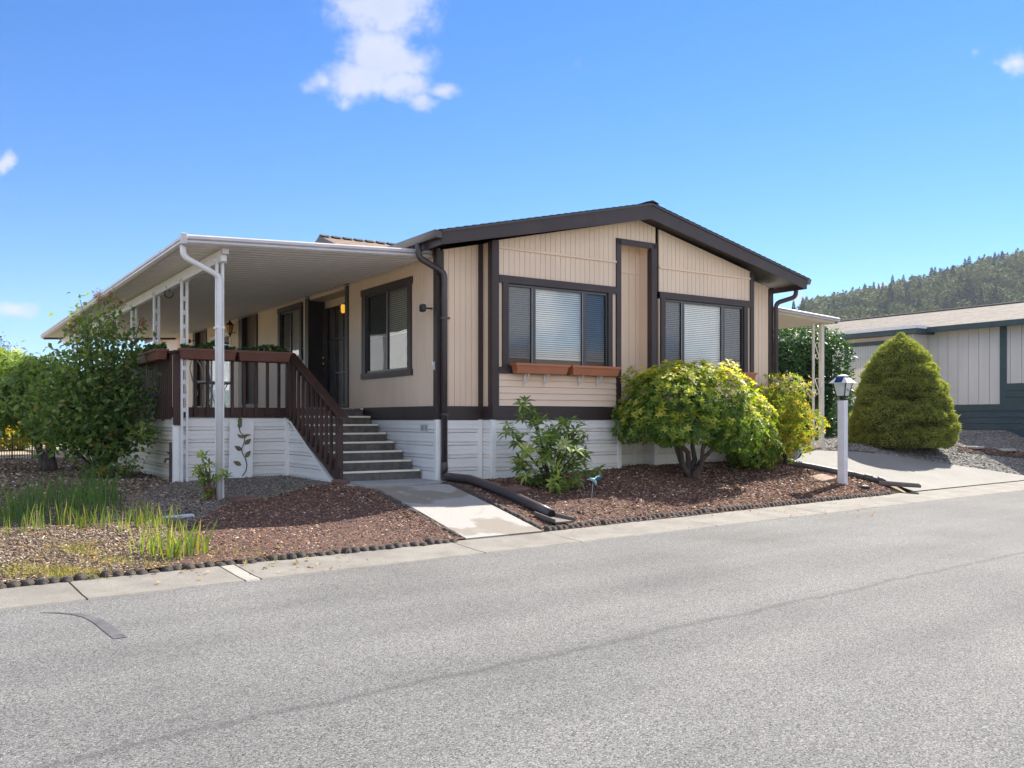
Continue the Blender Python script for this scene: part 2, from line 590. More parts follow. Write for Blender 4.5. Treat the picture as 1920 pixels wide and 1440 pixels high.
# leaf and chip materials
LEAF_RH = tintmat('rhododendron_leaf', [(0, (.05, .11, .025)), (.4, (.13, .22, .04)), (.75, (.40, .42, .06)), (1, (.62, .54, .10))], 0.5, 0.45, 0.3)
LEAF_SM = tintmat('young_rhododendron_leaf', [(0, (.085, .15, .04)), (.6, (.21, .30, .075)), (1, (.46, .50, .14))], 0.5, 0.42, 0.3)
LEAF_LI = tintmat('lilac_leaf', [(0, (.06, .12, .045)), (.6, (.15, .235, .08)), (.9, (.28, .34, .10)), (1, (.40, .25, .10))], 0.55, 0.45, 0.25)
LEAF_LA = tintmat('laurel_leaf', [(0, (0.025, 0.075, 0.025)), (0.6, (0.055, 0.13, 0.045)), (1, (0.11, 0.2, 0.06))], 0.4, 0.3, 0.4)
LEAF_NA = tintmat('nandina_leaf', [(0, (0.1, 0.18, 0.035)), (0.5, (0.26, 0.32, 0.05)), (0.85, (0.45, 0.4, 0.07)), (1, (0.48, 0.25, 0.08))], 0.5, 0.5, 0.3)
LEAF_IR = tintmat('iris_blade', [(0, (.05, .11, .04)), (.45, (.12, .20, .045)), (.8, (.27, .31, .06)), (.93, (.42, .34, .12)), (1, (.5, .38, .2))], .5, .38, .3)
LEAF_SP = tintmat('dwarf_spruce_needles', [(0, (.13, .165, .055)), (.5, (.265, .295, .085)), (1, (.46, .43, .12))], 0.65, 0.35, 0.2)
LEAF_GR = tintmat('dry_weed_blades', [(0, (.10, .14, .03)), (.4, (.20, .21, .06)), (.7, (.42, .33, .15)), (1, (.55, .44, .24))], .7, .3, .2)
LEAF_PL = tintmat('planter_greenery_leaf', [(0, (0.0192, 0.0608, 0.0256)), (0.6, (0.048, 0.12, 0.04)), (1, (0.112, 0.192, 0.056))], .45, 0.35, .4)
BLOSS = tintmat('faded_lilac_heads', [(0, (.16, .08, .045)), (1, (.34, .19, .08))], .8, .2, .2)
NANDF = tintmat('pinkish_white_flower', [(0, (.45, .33, .26)), (1, (.75, .66, .55))], .7, .3, .2, (1, 1, 1))
ORANGE = tintmat('orange_petal', [(0, (.75, .10, .02)), (1, (.9, .2, .03))], .6, .2, .3, (1, 1, 1))
CHIP_R = tintmat('red_lava_chip', [(0, (.045, .026, .021)), (.45, (.145, .078, .057)), (.8, (.31, .185, .128)), (.93, (.46, .34, .22)), (1, (.70, .65, .55))], .95, 0, .2)
CHIP_B = tintmat('bark_and_grey_chip', [(0, (.06, .045, .038)), (.45, (.18, .13, .095)), (.75, (.34, .25, .17)), (.93, (.46, .38, .29)), (1, (.62, .58, .52))], .95, 0, .2)
CHIP_G = tintmat('grey_gravel_stone', [(0, (.10, .092, .087)), (.5, (.22, .207, .19)), (.85, (.36, .335, .30)), (1, (.55, .52, .475))], .9, 0, .25)
CHIP_D = tintmat('dark_grey_gravel', [(0, (.085, .075, .064)), (.6, (.22, .195, .165)), (1, (.46, .42, .36))], .9, 0, .25)
LITTER = tintmat('fallen_leaf', [(0, (.22, .10, .04)), (.5, (.42, .20, .06)), (1, (.55, .38, .18))], .8, .15, .2)
FARCON = tintmat('far_conifer', [(0, (0.045, 0.075, 0.05)), (1, (0.1, 0.14, 0.07))], 0.9, 0, 0.1)
FARBRO = tintmat('far_broadleaf', [(0, (0.11, 0.14, 0.05)), (0.6, (0.2, 0.22, 0.08)), (1, (0.34, 0.33, 0.13))], 0.9, 0, 0.1)
HILLM = mat('wooded_slope', (.055, .075, .035), 1., .4, .02, spec=0.)


# ------------------------------------------------------------------ mesh helpers
class MB:
    """collects shapes, in a frame (house, street or world coordinates)"""

    def __init__(self, frame=ID):
        self.v, self.f, self.frame, self.smooth = [], [], frame, False

    def add(self, vs, fs):
        o = len(self.v)
        self.v += [tuple(p) for p in vs]
        self.f += [tuple(i + o for i in f) for f in fs]
        return self

    def box(self, a0, a1, b0, b1, c0, c1):
        vs = [(x, y, z) for x in (a0, a1) for y in (b0, b1) for z in (c0, c1)]
        return self.add(vs, [(0, 1, 3, 2), (4, 6, 7, 5), (0, 4, 5, 1), (2, 3, 7, 6), (0, 2, 6, 4), (1, 5, 7, 3)])

    def hexa(self, p):
        """8 corners: bottom 4 (ccw) then top 4"""
        return self.add(p, [(0, 3, 2, 1), (4, 5, 6, 7), (0, 1, 5, 4), (1, 2, 6, 5), (2, 3, 7, 6), (3, 0, 4, 7)])

    def prism(self, poly, dirv):
        n = len(poly)
        d = Vector(dirv)
        vs = [Vector(p) for p in poly] + [Vector(p) + d for p in poly]
        fs = [tuple(range(n))[::-1], tuple(range(n, 2 * n))]
        fs += [(i, (i + 1) % n, n + (i + 1) % n, n + i) for i in range(n)]
        return self.add(vs, fs)

    def tube(self, pts, rad, n=8, cap=True, flat=1.0):
        pts = [Vector(p) for p in pts]
        rads = rad if isinstance(rad, (list, tuple)) else [rad] * len(pts)
        o = len(self.v)
        prev = None
        for i, p in enumerate(pts):
            d = (pts[min(i + 1, len(pts) - 1)] - pts[max(i - 1, 0)])
            if d.length < 1e-9:
                d = Vector((0, 0, 1))
            d.normalize()
            if prev is None:
                ref = Vector((0, 0, 1)) if abs(d.z) < .9 else Vector((1, 0, 0))
                x = d.cross(ref).normalized()
            else:
                x = (prev - d * prev.dot(d)).normalized()
            prev = x
            y = d.cross(x)
            for k in range(n):
                a = 2 * math.pi * (k + .5) / n
                self.v.append(tuple(p + (x * math.cos(a) + y * math.sin(a) * flat) * rads[i]))
        for i in range(len(pts) - 1):
            for k in range(n):
                a, b = o + i * n + k, o + i * n + (k + 1) % n
                self.f.append((a, b, b + n, a + n))
        if cap:
            self.f.append(tuple(o + k for k in range(n))[::-1])
            self.f.append(tuple(o + (len(pts) - 1) * n + k for k in range(n)))
        return self

    def lathe(self, prof, c, n=16):
        """prof: (radius, z) list, about a vertical axis at c"""
        o = len(self.v)
        for r, z in prof:
            for k in range(n):
                a = 2 * math.pi * k / n
                self.v.append((c[0] + r * math.cos(a), c[1] + r * math.sin(a), c[2] + z))
        for i in range(len(prof) - 1):
            for k in range(n):
                a, b = o + i * n + k, o + i * n + (k + 1) % n
                self.f.append((a, b, b + n, a + n))
        self.f.append(tuple(o + k for k in range(n))[::-1])
        self.f.append(tuple(o + (len(prof) - 1) * n + k for k in range(n)))
        return self


WORLD_OF = {}


def wmat(o):
    return WORLD_OF.get(o.name, ID)


def empty(name, loc, rz=0., **tags):
    o = bpy.data.objects.new(name, None)
    COL.objects.link(o)
    o.empty_display_size = .2
    o.location = loc
    o.rotation_euler = (0, 0, rz)
    WORLD_OF[o.name] = Matrix.Translation(loc) @ Matrix.Rotation(rz, 4, 'Z')
    return tag(o, **tags)


def tag(o, label=None, cat=None, group=None, kind=None):
    if label:
        o['label'] = label
    if cat:
        o['category'] = cat
    if group:
        o['group'] = group
    if kind:
        o['kind'] = kind
    return o


def link(name, me, parent=None, origin=None, rz=0.):
    o = bpy.data.objects.new(name, me)
    COL.objects.link(o)
    if parent is not None:
        o.parent = parent
        WORLD_OF[o.name] = wmat(parent)
    elif origin is not None:
        o.location = origin
        o.rotation_euler = (0, 0, rz)
        WORLD_OF[o.name] = Matrix.Translation(origin) @ Matrix.Rotation(rz, 4, 'Z')
    return o


def build(name, mb, m, parent=None, origin=None, rz=0., bevel=0., smooth=False, **tags):
    W = wmat(parent) if parent is not None else (Matrix.Translation(origin) @ Matrix.Rotation(rz, 4, 'Z') if origin is not None else ID)
    T = W.inverted() @ mb.frame
    me = bpy.data.meshes.new(name)
    bm = bmesh.new()
    vs = [bm.verts.new(T @ Vector(p)) for p in mb.v]
    for f in mb.f:
        try:
            bm.faces.new([vs[i] for i in f])
        except ValueError:
            pass
    bmesh.ops.recalc_face_normals(bm, faces=bm.faces)
    if bevel > 0:
        bmesh.ops.bevel(bm, geom=[e for e in bm.edges if len(e.link_faces) == 2 and e.calc_face_angle(0) > .6], offset=bevel, segments=1, affect='EDGES', clamp_overlap=True)
    bm.to_mesh(me)
    bm.free()
    me.materials.append(m)
    if smooth:
        me.polygons.foreach_set('use_smooth', [True] * len(me.polygons))
    return tag(link(name, me, parent, origin, rz), **tags)


def fastmesh(name, verts, faces, m, tint=None, smooth=False):
    """verts (n,3); faces (k,c) index array with constant corner count"""
    verts = np.asarray(verts, np.float32)
    faces = np.asarray(faces, np.int32)
    me = bpy.data.meshes.new(name)
    me.vertices.add(len(verts))
    me.vertices.foreach_set('co', verts.ravel())
    k, c = faces.shape
    me.loops.add(k * c)
    me.loops.foreach_set('vertex_index', faces.ravel())
    me.polygons.add(k)
    me.polygons.foreach_set('loop_start', np.arange(0, k * c, c, dtype=np.int32))
    if tint is not None:
        a = me.attributes.new('tint', 'FLOAT', 'POINT')
        a.data.foreach_set('value', np.asarray(tint, np.float32))
    me.update(calc_edges=True)
    me.materials.append(m)
    if smooth:
        me.polygons.foreach_set('use_smooth', [True] * k)
    return me


def unit(a):
    return a / np.maximum(np.linalg.norm(a, axis=-1, keepdims=True), 1e-9)


def leaf_arrays(P, A, Nn, L, W, fold=.18, curl=.15):
    """leaf blades: base P, axis A, face normal Nn, length L, width W -> verts, quads"""
    n = len(P)
    A = unit(A)
    S = unit(np.cross(A, Nn))
    Nn = np.cross(S, A)
    L = np.broadcast_to(L, (n,))[:, None]
    W = np.broadcast_to(W, (n,))[:, None]
    mid = P + A * L * .52 - Nn * W * fold
    lft = P + A * L * .5 + S * W * .5
    rgt = P + A * L * .5 - S * W * .5
    tip = P + A * L - Nn * L * curl
    v = np.stack([P, lft, tip, rgt, mid], 1).reshape(-1, 3)
    b = (np.arange(n) * 5)[:, None]
    f = np.concatenate([b + np.array([[0, 4, 2, 1]]), b + np.array([[0, 3, 2, 4]])], 0)
    return v, f


def whorls(P, A, nl, L, W, spread=1.05, jit=.25, tint=None, curl=.22):
    """rosettes of nl leaves round the axis A at each point"""
    n = len(P)
    A = unit(A)
    ref = np.where(np.abs(A[:, 2:3]) < .9, np.array([[0, 0, 1.]]), np.array([[1., 0, 0]]))
    X = unit(np.cross(A, ref))
    Y = np.cross(A, X)
    ph = rng.uniform(0, 6.28, n)
    vs, fs, ts_ = [], [], []
    off = 0
    for k in range(nl):
        a = ph + 2 * math.pi * k / nl + rng.normal(0, .2, n)
        sp = spread + rng.normal(0, jit, n)
        rad = X * np.cos(a)[:, None] + Y * np.sin(a)[:, None]
        ax = A * np.cos(sp)[:, None] + rad * np.sin(sp)[:, None]
        nn = A * np.sin(sp)[:, None] - rad * np.cos(sp)[:, None]
        ll = L * rng.uniform(.7, 1.15, n)
        v, f = leaf_arrays(P, ax, nn, ll, ll * W / L, curl=curl)
        vs.append(v)
        fs.append(f + off)
        off += len(v)
        tt = (tint if tint is not None else np.full(n, .5)) + rng.normal(0, .12, n)
        ts_.append(np.repeat(np.clip(tt, 0, 1), 5))
    return np.concatenate(vs), np.concatenate(fs), np.concatenate(ts_)


def chips(P, size, tint, flat=.5):
    n = len(P)
    base = np.array([[1, 0, 0], [0, 1, 0], [-1, 0, 0], [0, -1, 0], [.1, .1, 1], [0, 0, -1.]])
    v = base[None] * np.array([1, 1, flat]) * rng.uniform(.55, 1.25, (n, 6, 1))
    v[:, :, 0] *= rng.uniform(.7, 1.6, (n, 1))
    a = rng.uniform(0, 6.28, n)
    ca, sa = np.cos(a)[:, None], np.sin(a)[:, None]
    tl = rng.normal(0, .35, (n, 1))
    x, y, z = v[..., 0], v[..., 1], v[..., 2]
    z2 = z + x * tl
    v = np.stack([x * ca - y * sa, x * sa + y * ca, z2], -1) * size[:, None, None] + P[:, None]
    f = np.array([[0, 1, 4], [1, 2, 4], [2, 3, 4], [3, 0, 4], [1, 0, 5], [2, 1, 5], [3, 2, 5], [0, 3, 5]])
    F = (np.arange(n) * 6)[:, None, None] + f[None]
    return v.reshape(-1, 3), F.reshape(-1, 3), np.repeat(tint, 6)


def in_poly(x, y, poly):
    inside = np.zeros(len(x), bool)
    m = len(poly)
    for i in range(m):
        x0, y0 = poly[i][0], poly[i][1]
        x1, y1 = poly[(i + 1) % m][0], poly[(i + 1) % m][1]
        c = ((y0 > y) != (y1 > y)) & (x < (x1 - x0) * (y - y0) / (y1 - y0 + 1e-12) + x0)
        inside ^= c
    return inside


def scatter(poly, n):
    xs = [p[0] for p in poly]
    ys = [p[1] for p in poly]
    x = rng.uniform(min(xs), max(xs), n * 3)
    y = rng.uniform(min(ys), max(ys), n * 3)
    k = in_poly(x, y, poly)
    x, y = x[k][:n], y[k][:n]
    return x, y


# ================================================================== GROUND
def T2W(t, s, z=0.):
    return FT @ Vector((t, s, z))


def sheet(name, tt, ss, lift, m, parent=None, kind=None):
    """ground-hugging sheet on a (t, s) grid"""
    Tg, Sg = np.meshgrid(tt, ss)
    x = Tg * _ct - (Sg + 7.42) * _st
    y = Tg * _st + (Sg + 7.42) * _ct
    z = gz(x, y) + lift
    v = np.stack([x, y, z], -1).reshape(-1, 3)
    n, k = len(tt), len(ss)
    i = (np.arange(k - 1)[:, None] * n + np.arange(n - 1)[None]).ravel()
    f = np.stack([i, i + 1, i + 1 + n, i + n], 1)
    me = fastmesh(name, v, f, m, smooth=True)
    o = link(name, me, parent)
    if kind:
        o['kind'] = kind
    return o


far = [70, 110, 180, 300, 500, 900, 1600, 3000]
tt = [-f for f in far[::-1]] + list(np.arange(-40, -8, 4.)) + list(np.arange(-8, 32, .4)) + list(np.arange(32, 61, 4.)) + far
ss = [-f for f in far[::-1]] + list(np.arange(-40, -12, 4.)) + [-11, -.3, .0, .25, .45] + list(np.arange(.6, 14, .3)) + list(np.arange(14, 61, 4.)) + far


def ground():
    Tg, Sg = np.meshgrid(tt, ss)
    x = Tg * _ct - (Sg + 7.42) * _st
    y = Tg * _st + (Sg + 7.42) * _ct
    z = gz(x, y) - np.where((Sg < .46) & (Sg > -11.5), .06, .0) - np.where((Sg >= .46) & (Sg < 1.), .045, 0)
    v = np.stack([x, y, z], -1).reshape(-1, 3)
    n, k = len(tt), len(ss)
    i = (np.arange(k - 1)[:, None] * n + np.arange(n - 1)[None]).ravel()
    f = np.stack([i, i + 1, i + 1 + n, i + n], 1)
    tag(link('ground', fastmesh('ground', v, f, GROUNDM, smooth=True)), kind='structure')


ground()

# the street: asphalt sheet in street coordinates
mb = MB(FT)
mb.add([(-120, -11, 0), (160, -11, 0), (160, 0.02, 0), (-120, 0.02, 0)], [(0, 1, 2, 3)])
build('road', mb, ASPH, origin=T2W(0, 0), rz=AT, kind='structure')

# curved tyre mark on the asphalt
TYRE = mat('tyre_rubber_mark', (.052, .051, .056), .7, .35, 9., .2, 90, col2=(.13, .128, .13))
mk = [(76, 1149, 2), (110, 1149.5, 5), (140, 1152, 9), (165, 1157, 13), (185, 1166, 17), (200, 1177, 19), (214, 1188, 20), (226, 1197, 20)]
pts = []
for (px, py, w) in mk:
    p = at(px, py)
    pts.append((p, w * .5 / F_PX * p.y * 1.0))
mb = MB()
vs = []
for i, (p, w) in enumerate(pts):
    a = pts[max(i - 1, 0)][0]
    b = pts[min(i + 1, len(pts) - 1)][0]
    d = (b - a).normalized()
    n_ = Vector((-d.y, d.x, 0)) * max(w * 1.2, .006)
    vs += [Vector((p.x, p.y, .004)) + n_, Vector((p.x, p.y, .004)) - n_]
mb.add(vs, [(2 * i, 2 * i + 1, 2 * i + 3, 2 * i + 2) for i in range(len(pts) - 1)])
build('tyre_mark', mb, TYRE, kind='structure')

# concrete gutter: slabs with open joints, parts of one strip
g0 = sheet('gutter', np.arange(-30, 60, 1.), [.01, .5], -.035, SOILM, kind='structure')
joints = [-24, -21.6, -19, -16.4, -13.8, -11.2, -8.6, -6, -3.4, -.7, 1.72, 2.98, 3.12, 5.55, 6.9, 9.3, 11.8, 14.4, 17, 19.6, 22.2, 24.8, 27.4, 30, 34, 38]
for i in range(len(joints) - 1):
    a, b = joints[i] + .008, joints[i + 1] - .008
    w0 = .66 + .024 * min(10, max(0, (a + b) / 2 - 5.0))
    mb = MB(FT)
    n = 5
    for k in range(n):
        pass
    prof = [(.004, .0), (.02, .012), (.16, .016), (w0 - .03, .055), (w0, .05), (w0, -.08), (.004, -.08)]
    mb.prism([(a, s_, z_) for s_, z_ in prof], (b - a, 0, 0))
    m = CONC if i != 11 else mat('pale_concrete_patch', (.38, .355, .31), .85, .1, 3., .5, 130, dirt=.5, dirtcol=(.3, .28, .25), fine=.3)
    build('gutter_slab', mb, m, parent=g0)


# walkway from the gutter to the stairs
def walkmat():
    m, nt, out = nodes_of('patched_walkway_concrete')
    L = nt.links
    tc = N(nt, 'ShaderNodeTexCoord')
    nz = N(nt, 'ShaderNodeTexNoise')
    nz.inputs['Scale'].default_value = .95
    nz.inputs['Detail'].default_value = 7
    nz.inputs['Roughness'].default_value = .45
    L.new(tc.outputs['Object'], nz.inputs['Vector'])
    c = ramp(nt, nz.outputs['Fac'], [(.46, (.225, .20, .165)), (.475, (.26, .237, .205)), (.49, (.34, .327, .303))])
    nf = N(nt, 'ShaderNodeTexNoise')
    nf.inputs['Scale'].default_value = 90
    nf.inputs['Detail'].default_value = 4
    L.new(tc.outputs['Object'], nf.inputs['Vector'])
    mx = N(nt, 'ShaderNodeMixRGB', blend_type='MULTIPLY')
    mx.inputs[0].default_value = .6
    L.new(c, mx.inputs[1])
    L.new(ramp(nt, nf.outputs['Fac'], [(.3, (.6, .6, .6)), (.65, (1.1, 1.1, 1.1))]), mx.inputs[2])
    p = N(nt, 'ShaderNodeBsdfPrincipled')
    p.inputs['Roughness'].default_value = .85
    L.new(mx.outputs[0], p.inputs['Base Color'])
    bp = N(nt, 'ShaderNodeBump')
    bp.inputs['Strength'].default_value = .4
    bp.inputs['Distance'].default_value = .006
    L.new(nf.outputs['Fac'], bp.inputs['Height'])
    L.new(bp.outputs[0], p.inputs['Normal'])
    L.new(p.outputs[0], out.inputs[0])
    return m


WALKM = walkmat()
WL0, WL1 = at(694, 918), at(872, 1011)      # left edge, top and street end
WR0, WR1 = at(824, 909), at(1015, 998)      # right edge
wk = empty('walkway', (WL1 + WR1) / 2, kind='structure')


def walk_slab(f0, f1, nseg, m, name='walkway_slab'):
    mb = MB()
    vs = []
    for i in range(nseg + 1):
        f = f0 + (f1 - f0) * i / nseg
        for (a, b) in ((WL1, WL0), (WR1, WR0)):
            p = a.lerp(b, f)
            q = WR1.lerp(WR0, f) if a is WL1 else WR1.lerp(WR0, f)
            zz = gzf(q.x, q.y) + .022
            vs += [(p.x, p.y, zz), (p.x, p.y, zz - .15)]
    fs = []
    for i in range(nseg):
        b = i * 4
        fs += [(b, b + 2, b + 6, b + 4), (b + 1, b + 5, b + 7, b + 3), (b, b + 4, b + 5, b + 1), (b + 2, b + 3, b + 7, b + 6)]
    fs += [(0, 1, 3, 2), (4 * nseg, 4 * nseg + 2, 4 * nseg + 3, 4 * nseg + 1)]
    mb.add(vs, fs)
    return build(name, mb, m, parent=wk)


walk_slab(-.01, .96, 12, WALKM)
# level landing in front of the first step
LANDC = mat('smooth_grey_concrete', (.36, .36, .35), .8, .08, 2., .3, 120, fine=.25)
zl = WR0.z + .035
mb = MB(FH)
mb.box(-1.36, -.06, -.44, .62, zl - .3, zl)
build('landing_slab', mb, LANDC, parent=wk, bevel=.008)

# driveway
DW = [(1505, 868), (1560, 880), (1640, 897), (1700, 917)]
dl = [at(*p) for p in DW]
edge = [at(1470, 862), at(1478, 848), at(1530, 846), at(1600, 848), at(1680, 856), at(1760, 869), at(1840, 881), at(1919, 893)]
ex = edge[-1] + (edge[-1] - edge[-2]) * 1.2
CONCD = mat('driveway_concrete', (.275, .262, .238), .85, .08, 1.2, .5, 130, dirt=.45, dirtcol=(.22, .207, .187), fine=.3)


def patch(name, poly, lift, m, step=.3, **tags):
    xs = [p[0] for p in poly]
    ys = [p[1] for p in poly]
    bm = bmesh.new()
    vs = [bm.verts.new((p[0], p[1], 0)) for p in poly]
    bm.faces.new(vs)
    for ax in (0, 1):
        lo, hi = (min(xs), max(xs)) if ax == 0 else (min(ys), max(ys))
        c = lo + step
        while c < hi:
            co = (c, 0, 0) if ax == 0 else (0, c, 0)
            no = (1, 0, 0) if ax == 0 else (0, 1, 0)
            bmesh.ops.bisect_plane(bm, geom=bm.verts[:] + bm.edges[:] + bm.faces[:], plane_co=co, plane_no=no)
            c += step
    for v in bm.verts:
        v.co.z = gzf(v.co.x, v.co.y) + lift
    bmesh.ops.recalc_face_normals(bm, faces=bm.faces)
    if sum(f.normal.z for f in bm.faces) < 0:
        bmesh.ops.reverse_faces(bm, faces=bm.faces)
    me = bpy.data.meshes.new(name)
    bm.to_mesh(me)
    bm.free()
    me.materials.append(m)
    me.polygons.foreach_set('use_smooth', [True] * len(me.polygons))
    return tag(link(name, me), **tags)


def street_pt(p, s_):
    t, s = ts(p.x, p.y)
    return T2W(t, s_)


drive = [at(1500, 867), at(1590, 890), at(1672, 908)]
pa = street_pt(at(1690, 914), .83)
pb = T2W(ts(ex.x, ex.y)[0] + .9, .85)
drive_poly = [tuple(p[:2]) for p in (drive + [pa, pb, ex] + edge[::-1])]
patch('driveway', drive_poly, .02, CONCD, kind='structure')

# beds of chipped rock and bark (stuff), laid over the soil
bedR = [tuple(p[:2]) for p in (WR0, WR1)] + [tuple(T2W(t_, .635 + .024 * max(0, t_ - 5.5))[:2]) for t_ in (7.1, 9, 11, 13, 15.3)] + [tuple(p[:2]) for p in (at(1660, 908), at(1590, 892), at(1480, 868))] + [tuple(H(7.4, -.1)[:2]), tuple(H(6.6, -.3)[:2]), tuple(H(4.15, -.3)[:2]), tuple(H(4.15, 0)[:2]), tuple(H(3.3, 0)[:2]), tuple(H(3.3, -.3)[:2]), tuple(H(.8, -.3)[:2]), tuple(H(0, -.05)[:2])]
bedL = [tuple(p[:2]) for p in (WL1, WL0)] + [tuple(H(-1.4, .3)[:2]), tuple(H(-1.45, 2.6)[:2]), tuple(H(-3.2, 2.6)[:2]), tuple(H(-3.2, 14)[:2]), tuple(H(-9, 14)[:2]), tuple(T2W(-4, 6)[:2]), tuple(T2W(-4, .66)[:2]), tuple(T2W(5.6, .66)[:2])]


def bed(name, poly, n, size, m, tintf, lift=.004, mind=None):
    x, y = scatter(poly, n)
    d = np.hypot(x, y)
    z = gz(x, y) + lift
    sz = rng.uniform(*size, len(x)) * np.clip(d / 11, .8, 1.6)
    v, f, t = chips(np.stack([x, y, z], 1), sz, np.clip(tintf(x, y), 0, 1))
    return tag(link(name, fastmesh(name, v, f, m, t)), kind='stuff')


def t_lava(x, y):
    t = rng.beta(1.4, 1.7, len(x)) * .93
    return np.where(rng.random(len(x)) < .04, rng.uniform(.92, 1, len(x)), t)


def t_bark(x, y):
    t = rng.beta(1.8, 2.2, len(x)) * .93
    return np.where(rng.random(len(x)) < .05, rng.uniform(.93, 1, len(x)), t)


patch('lava_rock_bed', bedR, .008, LAVAB, kind='structure')
bed('lava_rock', bedR, 30000, (.011, .027), CHIP_R, t_lava)
# left bed: lava rock near the walkway, bark and dry litter further left
lavaL = [tuple(p[:2]) for p in (WL1, WL0)] + [tuple(H(-1.4, .3)[:2]), tuple(H(-2.6, .2)[:2]), tuple(at(420, 945)[:2]), tuple(at(360, 985)[:2]), tuple(at(280, 1010)[:2]), tuple(at(330, 1062)[:2]), tuple(T2W(5.6, .66)[:2])]
patch('lava_rock_bed', lavaL, .012, LAVAB, kind='structure')
bed('lava_rock', lavaL, 24000, (.010, .025), CHIP_R, t_lava, lift=.008)
barkL = [tuple(p[:2]) for p in (at(350, 985), at(340, 1062), at(0, 1095))] + [tuple(T2W(-3, .7)[:2]), tuple(T2W(-3, 8)[:2]), tuple(H(-9, 14)[:2]), tuple(H(-3.3, 12)[:2]), tuple(H(-3.3, 2.4)[:2]), tuple(at(420, 945)[:2])]
patch('bark_bed', barkL, .006, SOILM, kind='structure')
bed('bark_mulch', barkL, 30000, (.014, .034), CHIP_B, t_bark, lift=.010)
nearL = [tuple(p[:2]) for p in (at(350, 985), at(340, 1062), at(-40, 1100), at(-60, 960), at(260, 925))]
bed('bark_mulch', nearL, 26000, (.009, .022), CHIP_B, t_bark, lift=.010)
gravL = [tuple(H(-1.45, 2.55)[:2]), tuple(H(-3.2, 2.55)[:2]), tuple(at(250, 930)[:2]), tuple(at(220, 975)[:2]), tuple(at(360, 985)[:2]), tuple(at(430, 945)[:2]), tuple(H(-2.5, .3)[:2]), tuple(H(-1.45, .35)[:2])]
bed('dark_gravel', gravL, 15000, (.009, .019), CHIP_D, lambda x, y: rng.beta(1.5, 2, len(x)), lift=.012)
# neighbour's gravel on the right
gravR = [tuple(p[:2]) for p in (at(1470, 862), at(1478, 848), at(1530, 846), at(1600, 848), at(1680, 856), at(1760, 869), at(1840, 881), at(1919, 893))] + [tuple(ex[:2]), tuple(T2W(30, 3)[:2]), tuple(H(18.1, -2)[:2]), tuple(H(18.1, 6)[:2]), tuple(H(9.2, 5)[:2]), tuple(H(8.2, .4)[:2])]
patch('gravel_yard', gravR, .008, mat('gravel_base', (.24, .225, .205), .95, .3, 30., 1., 60, fine=.7), kind='structure')
bed('gravel', gravR, 34000, (.014, .028), CHIP_G, lambda x, y: rng.beta(2, 2, len(x)))


# scalloped concrete edging: one thing per run, each scallop a part
def scallop_mesh():
    mb = MB()
    w, h, d = .060, .050, .075
    prof = [(-w, -.06)] + [(-w * math.cos(math.pi * k / 6), .02 + h * math.sin(math.pi * k / 6)) for k in range(7)] + [(w, -.06)]
    mb.prism([(x, -d / 2, z) for x, z in prof], (0, d, 0))
    me = bpy.data.meshes.new('edging_scallop')
    bm = bmesh.new()
    vs = [bm.verts.new(v) for v in mb.v]
    for f in mb.f:
        bm.faces.new([vs[i] for i in f])
    bmesh.ops.recalc_face_normals(bm, faces=bm.faces)
    bmesh.ops.bevel(bm, geom=[e for e in bm.edges if e.calc_face_angle(0) > 1.2], offset=.018, segments=2, affect='EDGES')
    bm.to_mesh(me)
    bm.free()
    me.polygons.foreach_set('use_smooth', [True] * len(me.polygons))
    me.materials.append(EDGE)
    return me


SCAL = scallop_mesh()


def edging(path, label, pitch=.098, ht=1., jit=1., lift=0., raised=None):
    """path of world points; a scallop every pitch"""
    root = empty('scalloped_edging', path[0], label=label, cat='edging', group='scalloped edging round the beds')
    seg = [(path[i], path[i + 1], (path[i + 1] - path[i]).xy.length) for i in range(len(path) - 1)]
    tot = sum(s[2] for s in seg)
    n = int(tot / pitch)
    for k in range(n):
        d = (k + .5) * tot / n
        for a, b, l in seg:
            if d <= l:
                break
            d -= l
        p = a.lerp(b, min(1, d / l))
        ang = math.atan2(b.y - a.y, b.x - a.x)
        o = link('edging_scallop', SCAL, root)
        z = gzf(p.x, p.y) if raised is None else raised(p)
        o.location = Vector((p.x + random.gauss(0, .006) * jit, p.y + random.gauss(0, .006) * jit, z + lift - .012 + random.gauss(0, .005) * jit)) - path[0]
        o.rotation_euler = (random.gauss(0, .06) * jit, random.gauss(0, .05) * jit, ang + random.gauss(0, .07) * jit)
        o.scale = (pitch / .112, 1.15, ht * random.uniform(.72, .95))
    return root


edging([T2W(-.6, .655), T2W(2, .67), T2W(5.62, .63)], 'dark scalloped concrete edging between the iris bed and the gutter', ht=.95, jit=1.6)
wn_ = (WL0 - WL1).normalized()
sd = Vector((-wn_.y, wn_.x, 0))
edging([WL1 + sd * .05 + wn_ * .1, WL0 + sd * .05 - wn_ * .32], 'mossy scalloped edging along the left side of the walkway below the stairs', pitch=.096, ht=.95, raised=lambda p: gzf(p.x + .5, p.y - .2) * .5 + gzf(p.x, p.y) * .5 + .02)
wr_ = (WR0 - WR1).normalized()
sr = Vector((wr_.y, -wr_.x, 0))
edging([WR1 + sr * .05 + wr_ * .08, WR0 + sr * .06], 'scalloped edging between the walkway and the long brown drain pipe', pitch=.096)
edging([T2W(6.95, .72), T2W(9.5, .80), T2W(12, .84), T2W(15.15, .86)], 'dark scalloped edging in front of the big rhododendron bed', pitch=.096, ht=1.05)
edging([at(1700, 861), at(1760, 837), at(1830, 846), at(1919, 858)] if False else [at(1795, 848), at(1850, 853), at(1919, 860), at(1919, 860) + (at(1919, 860) - at(1850, 853)) * 1.5], 'scalloped edging of the lava strip in the neighbour gravel', pitch=.16)
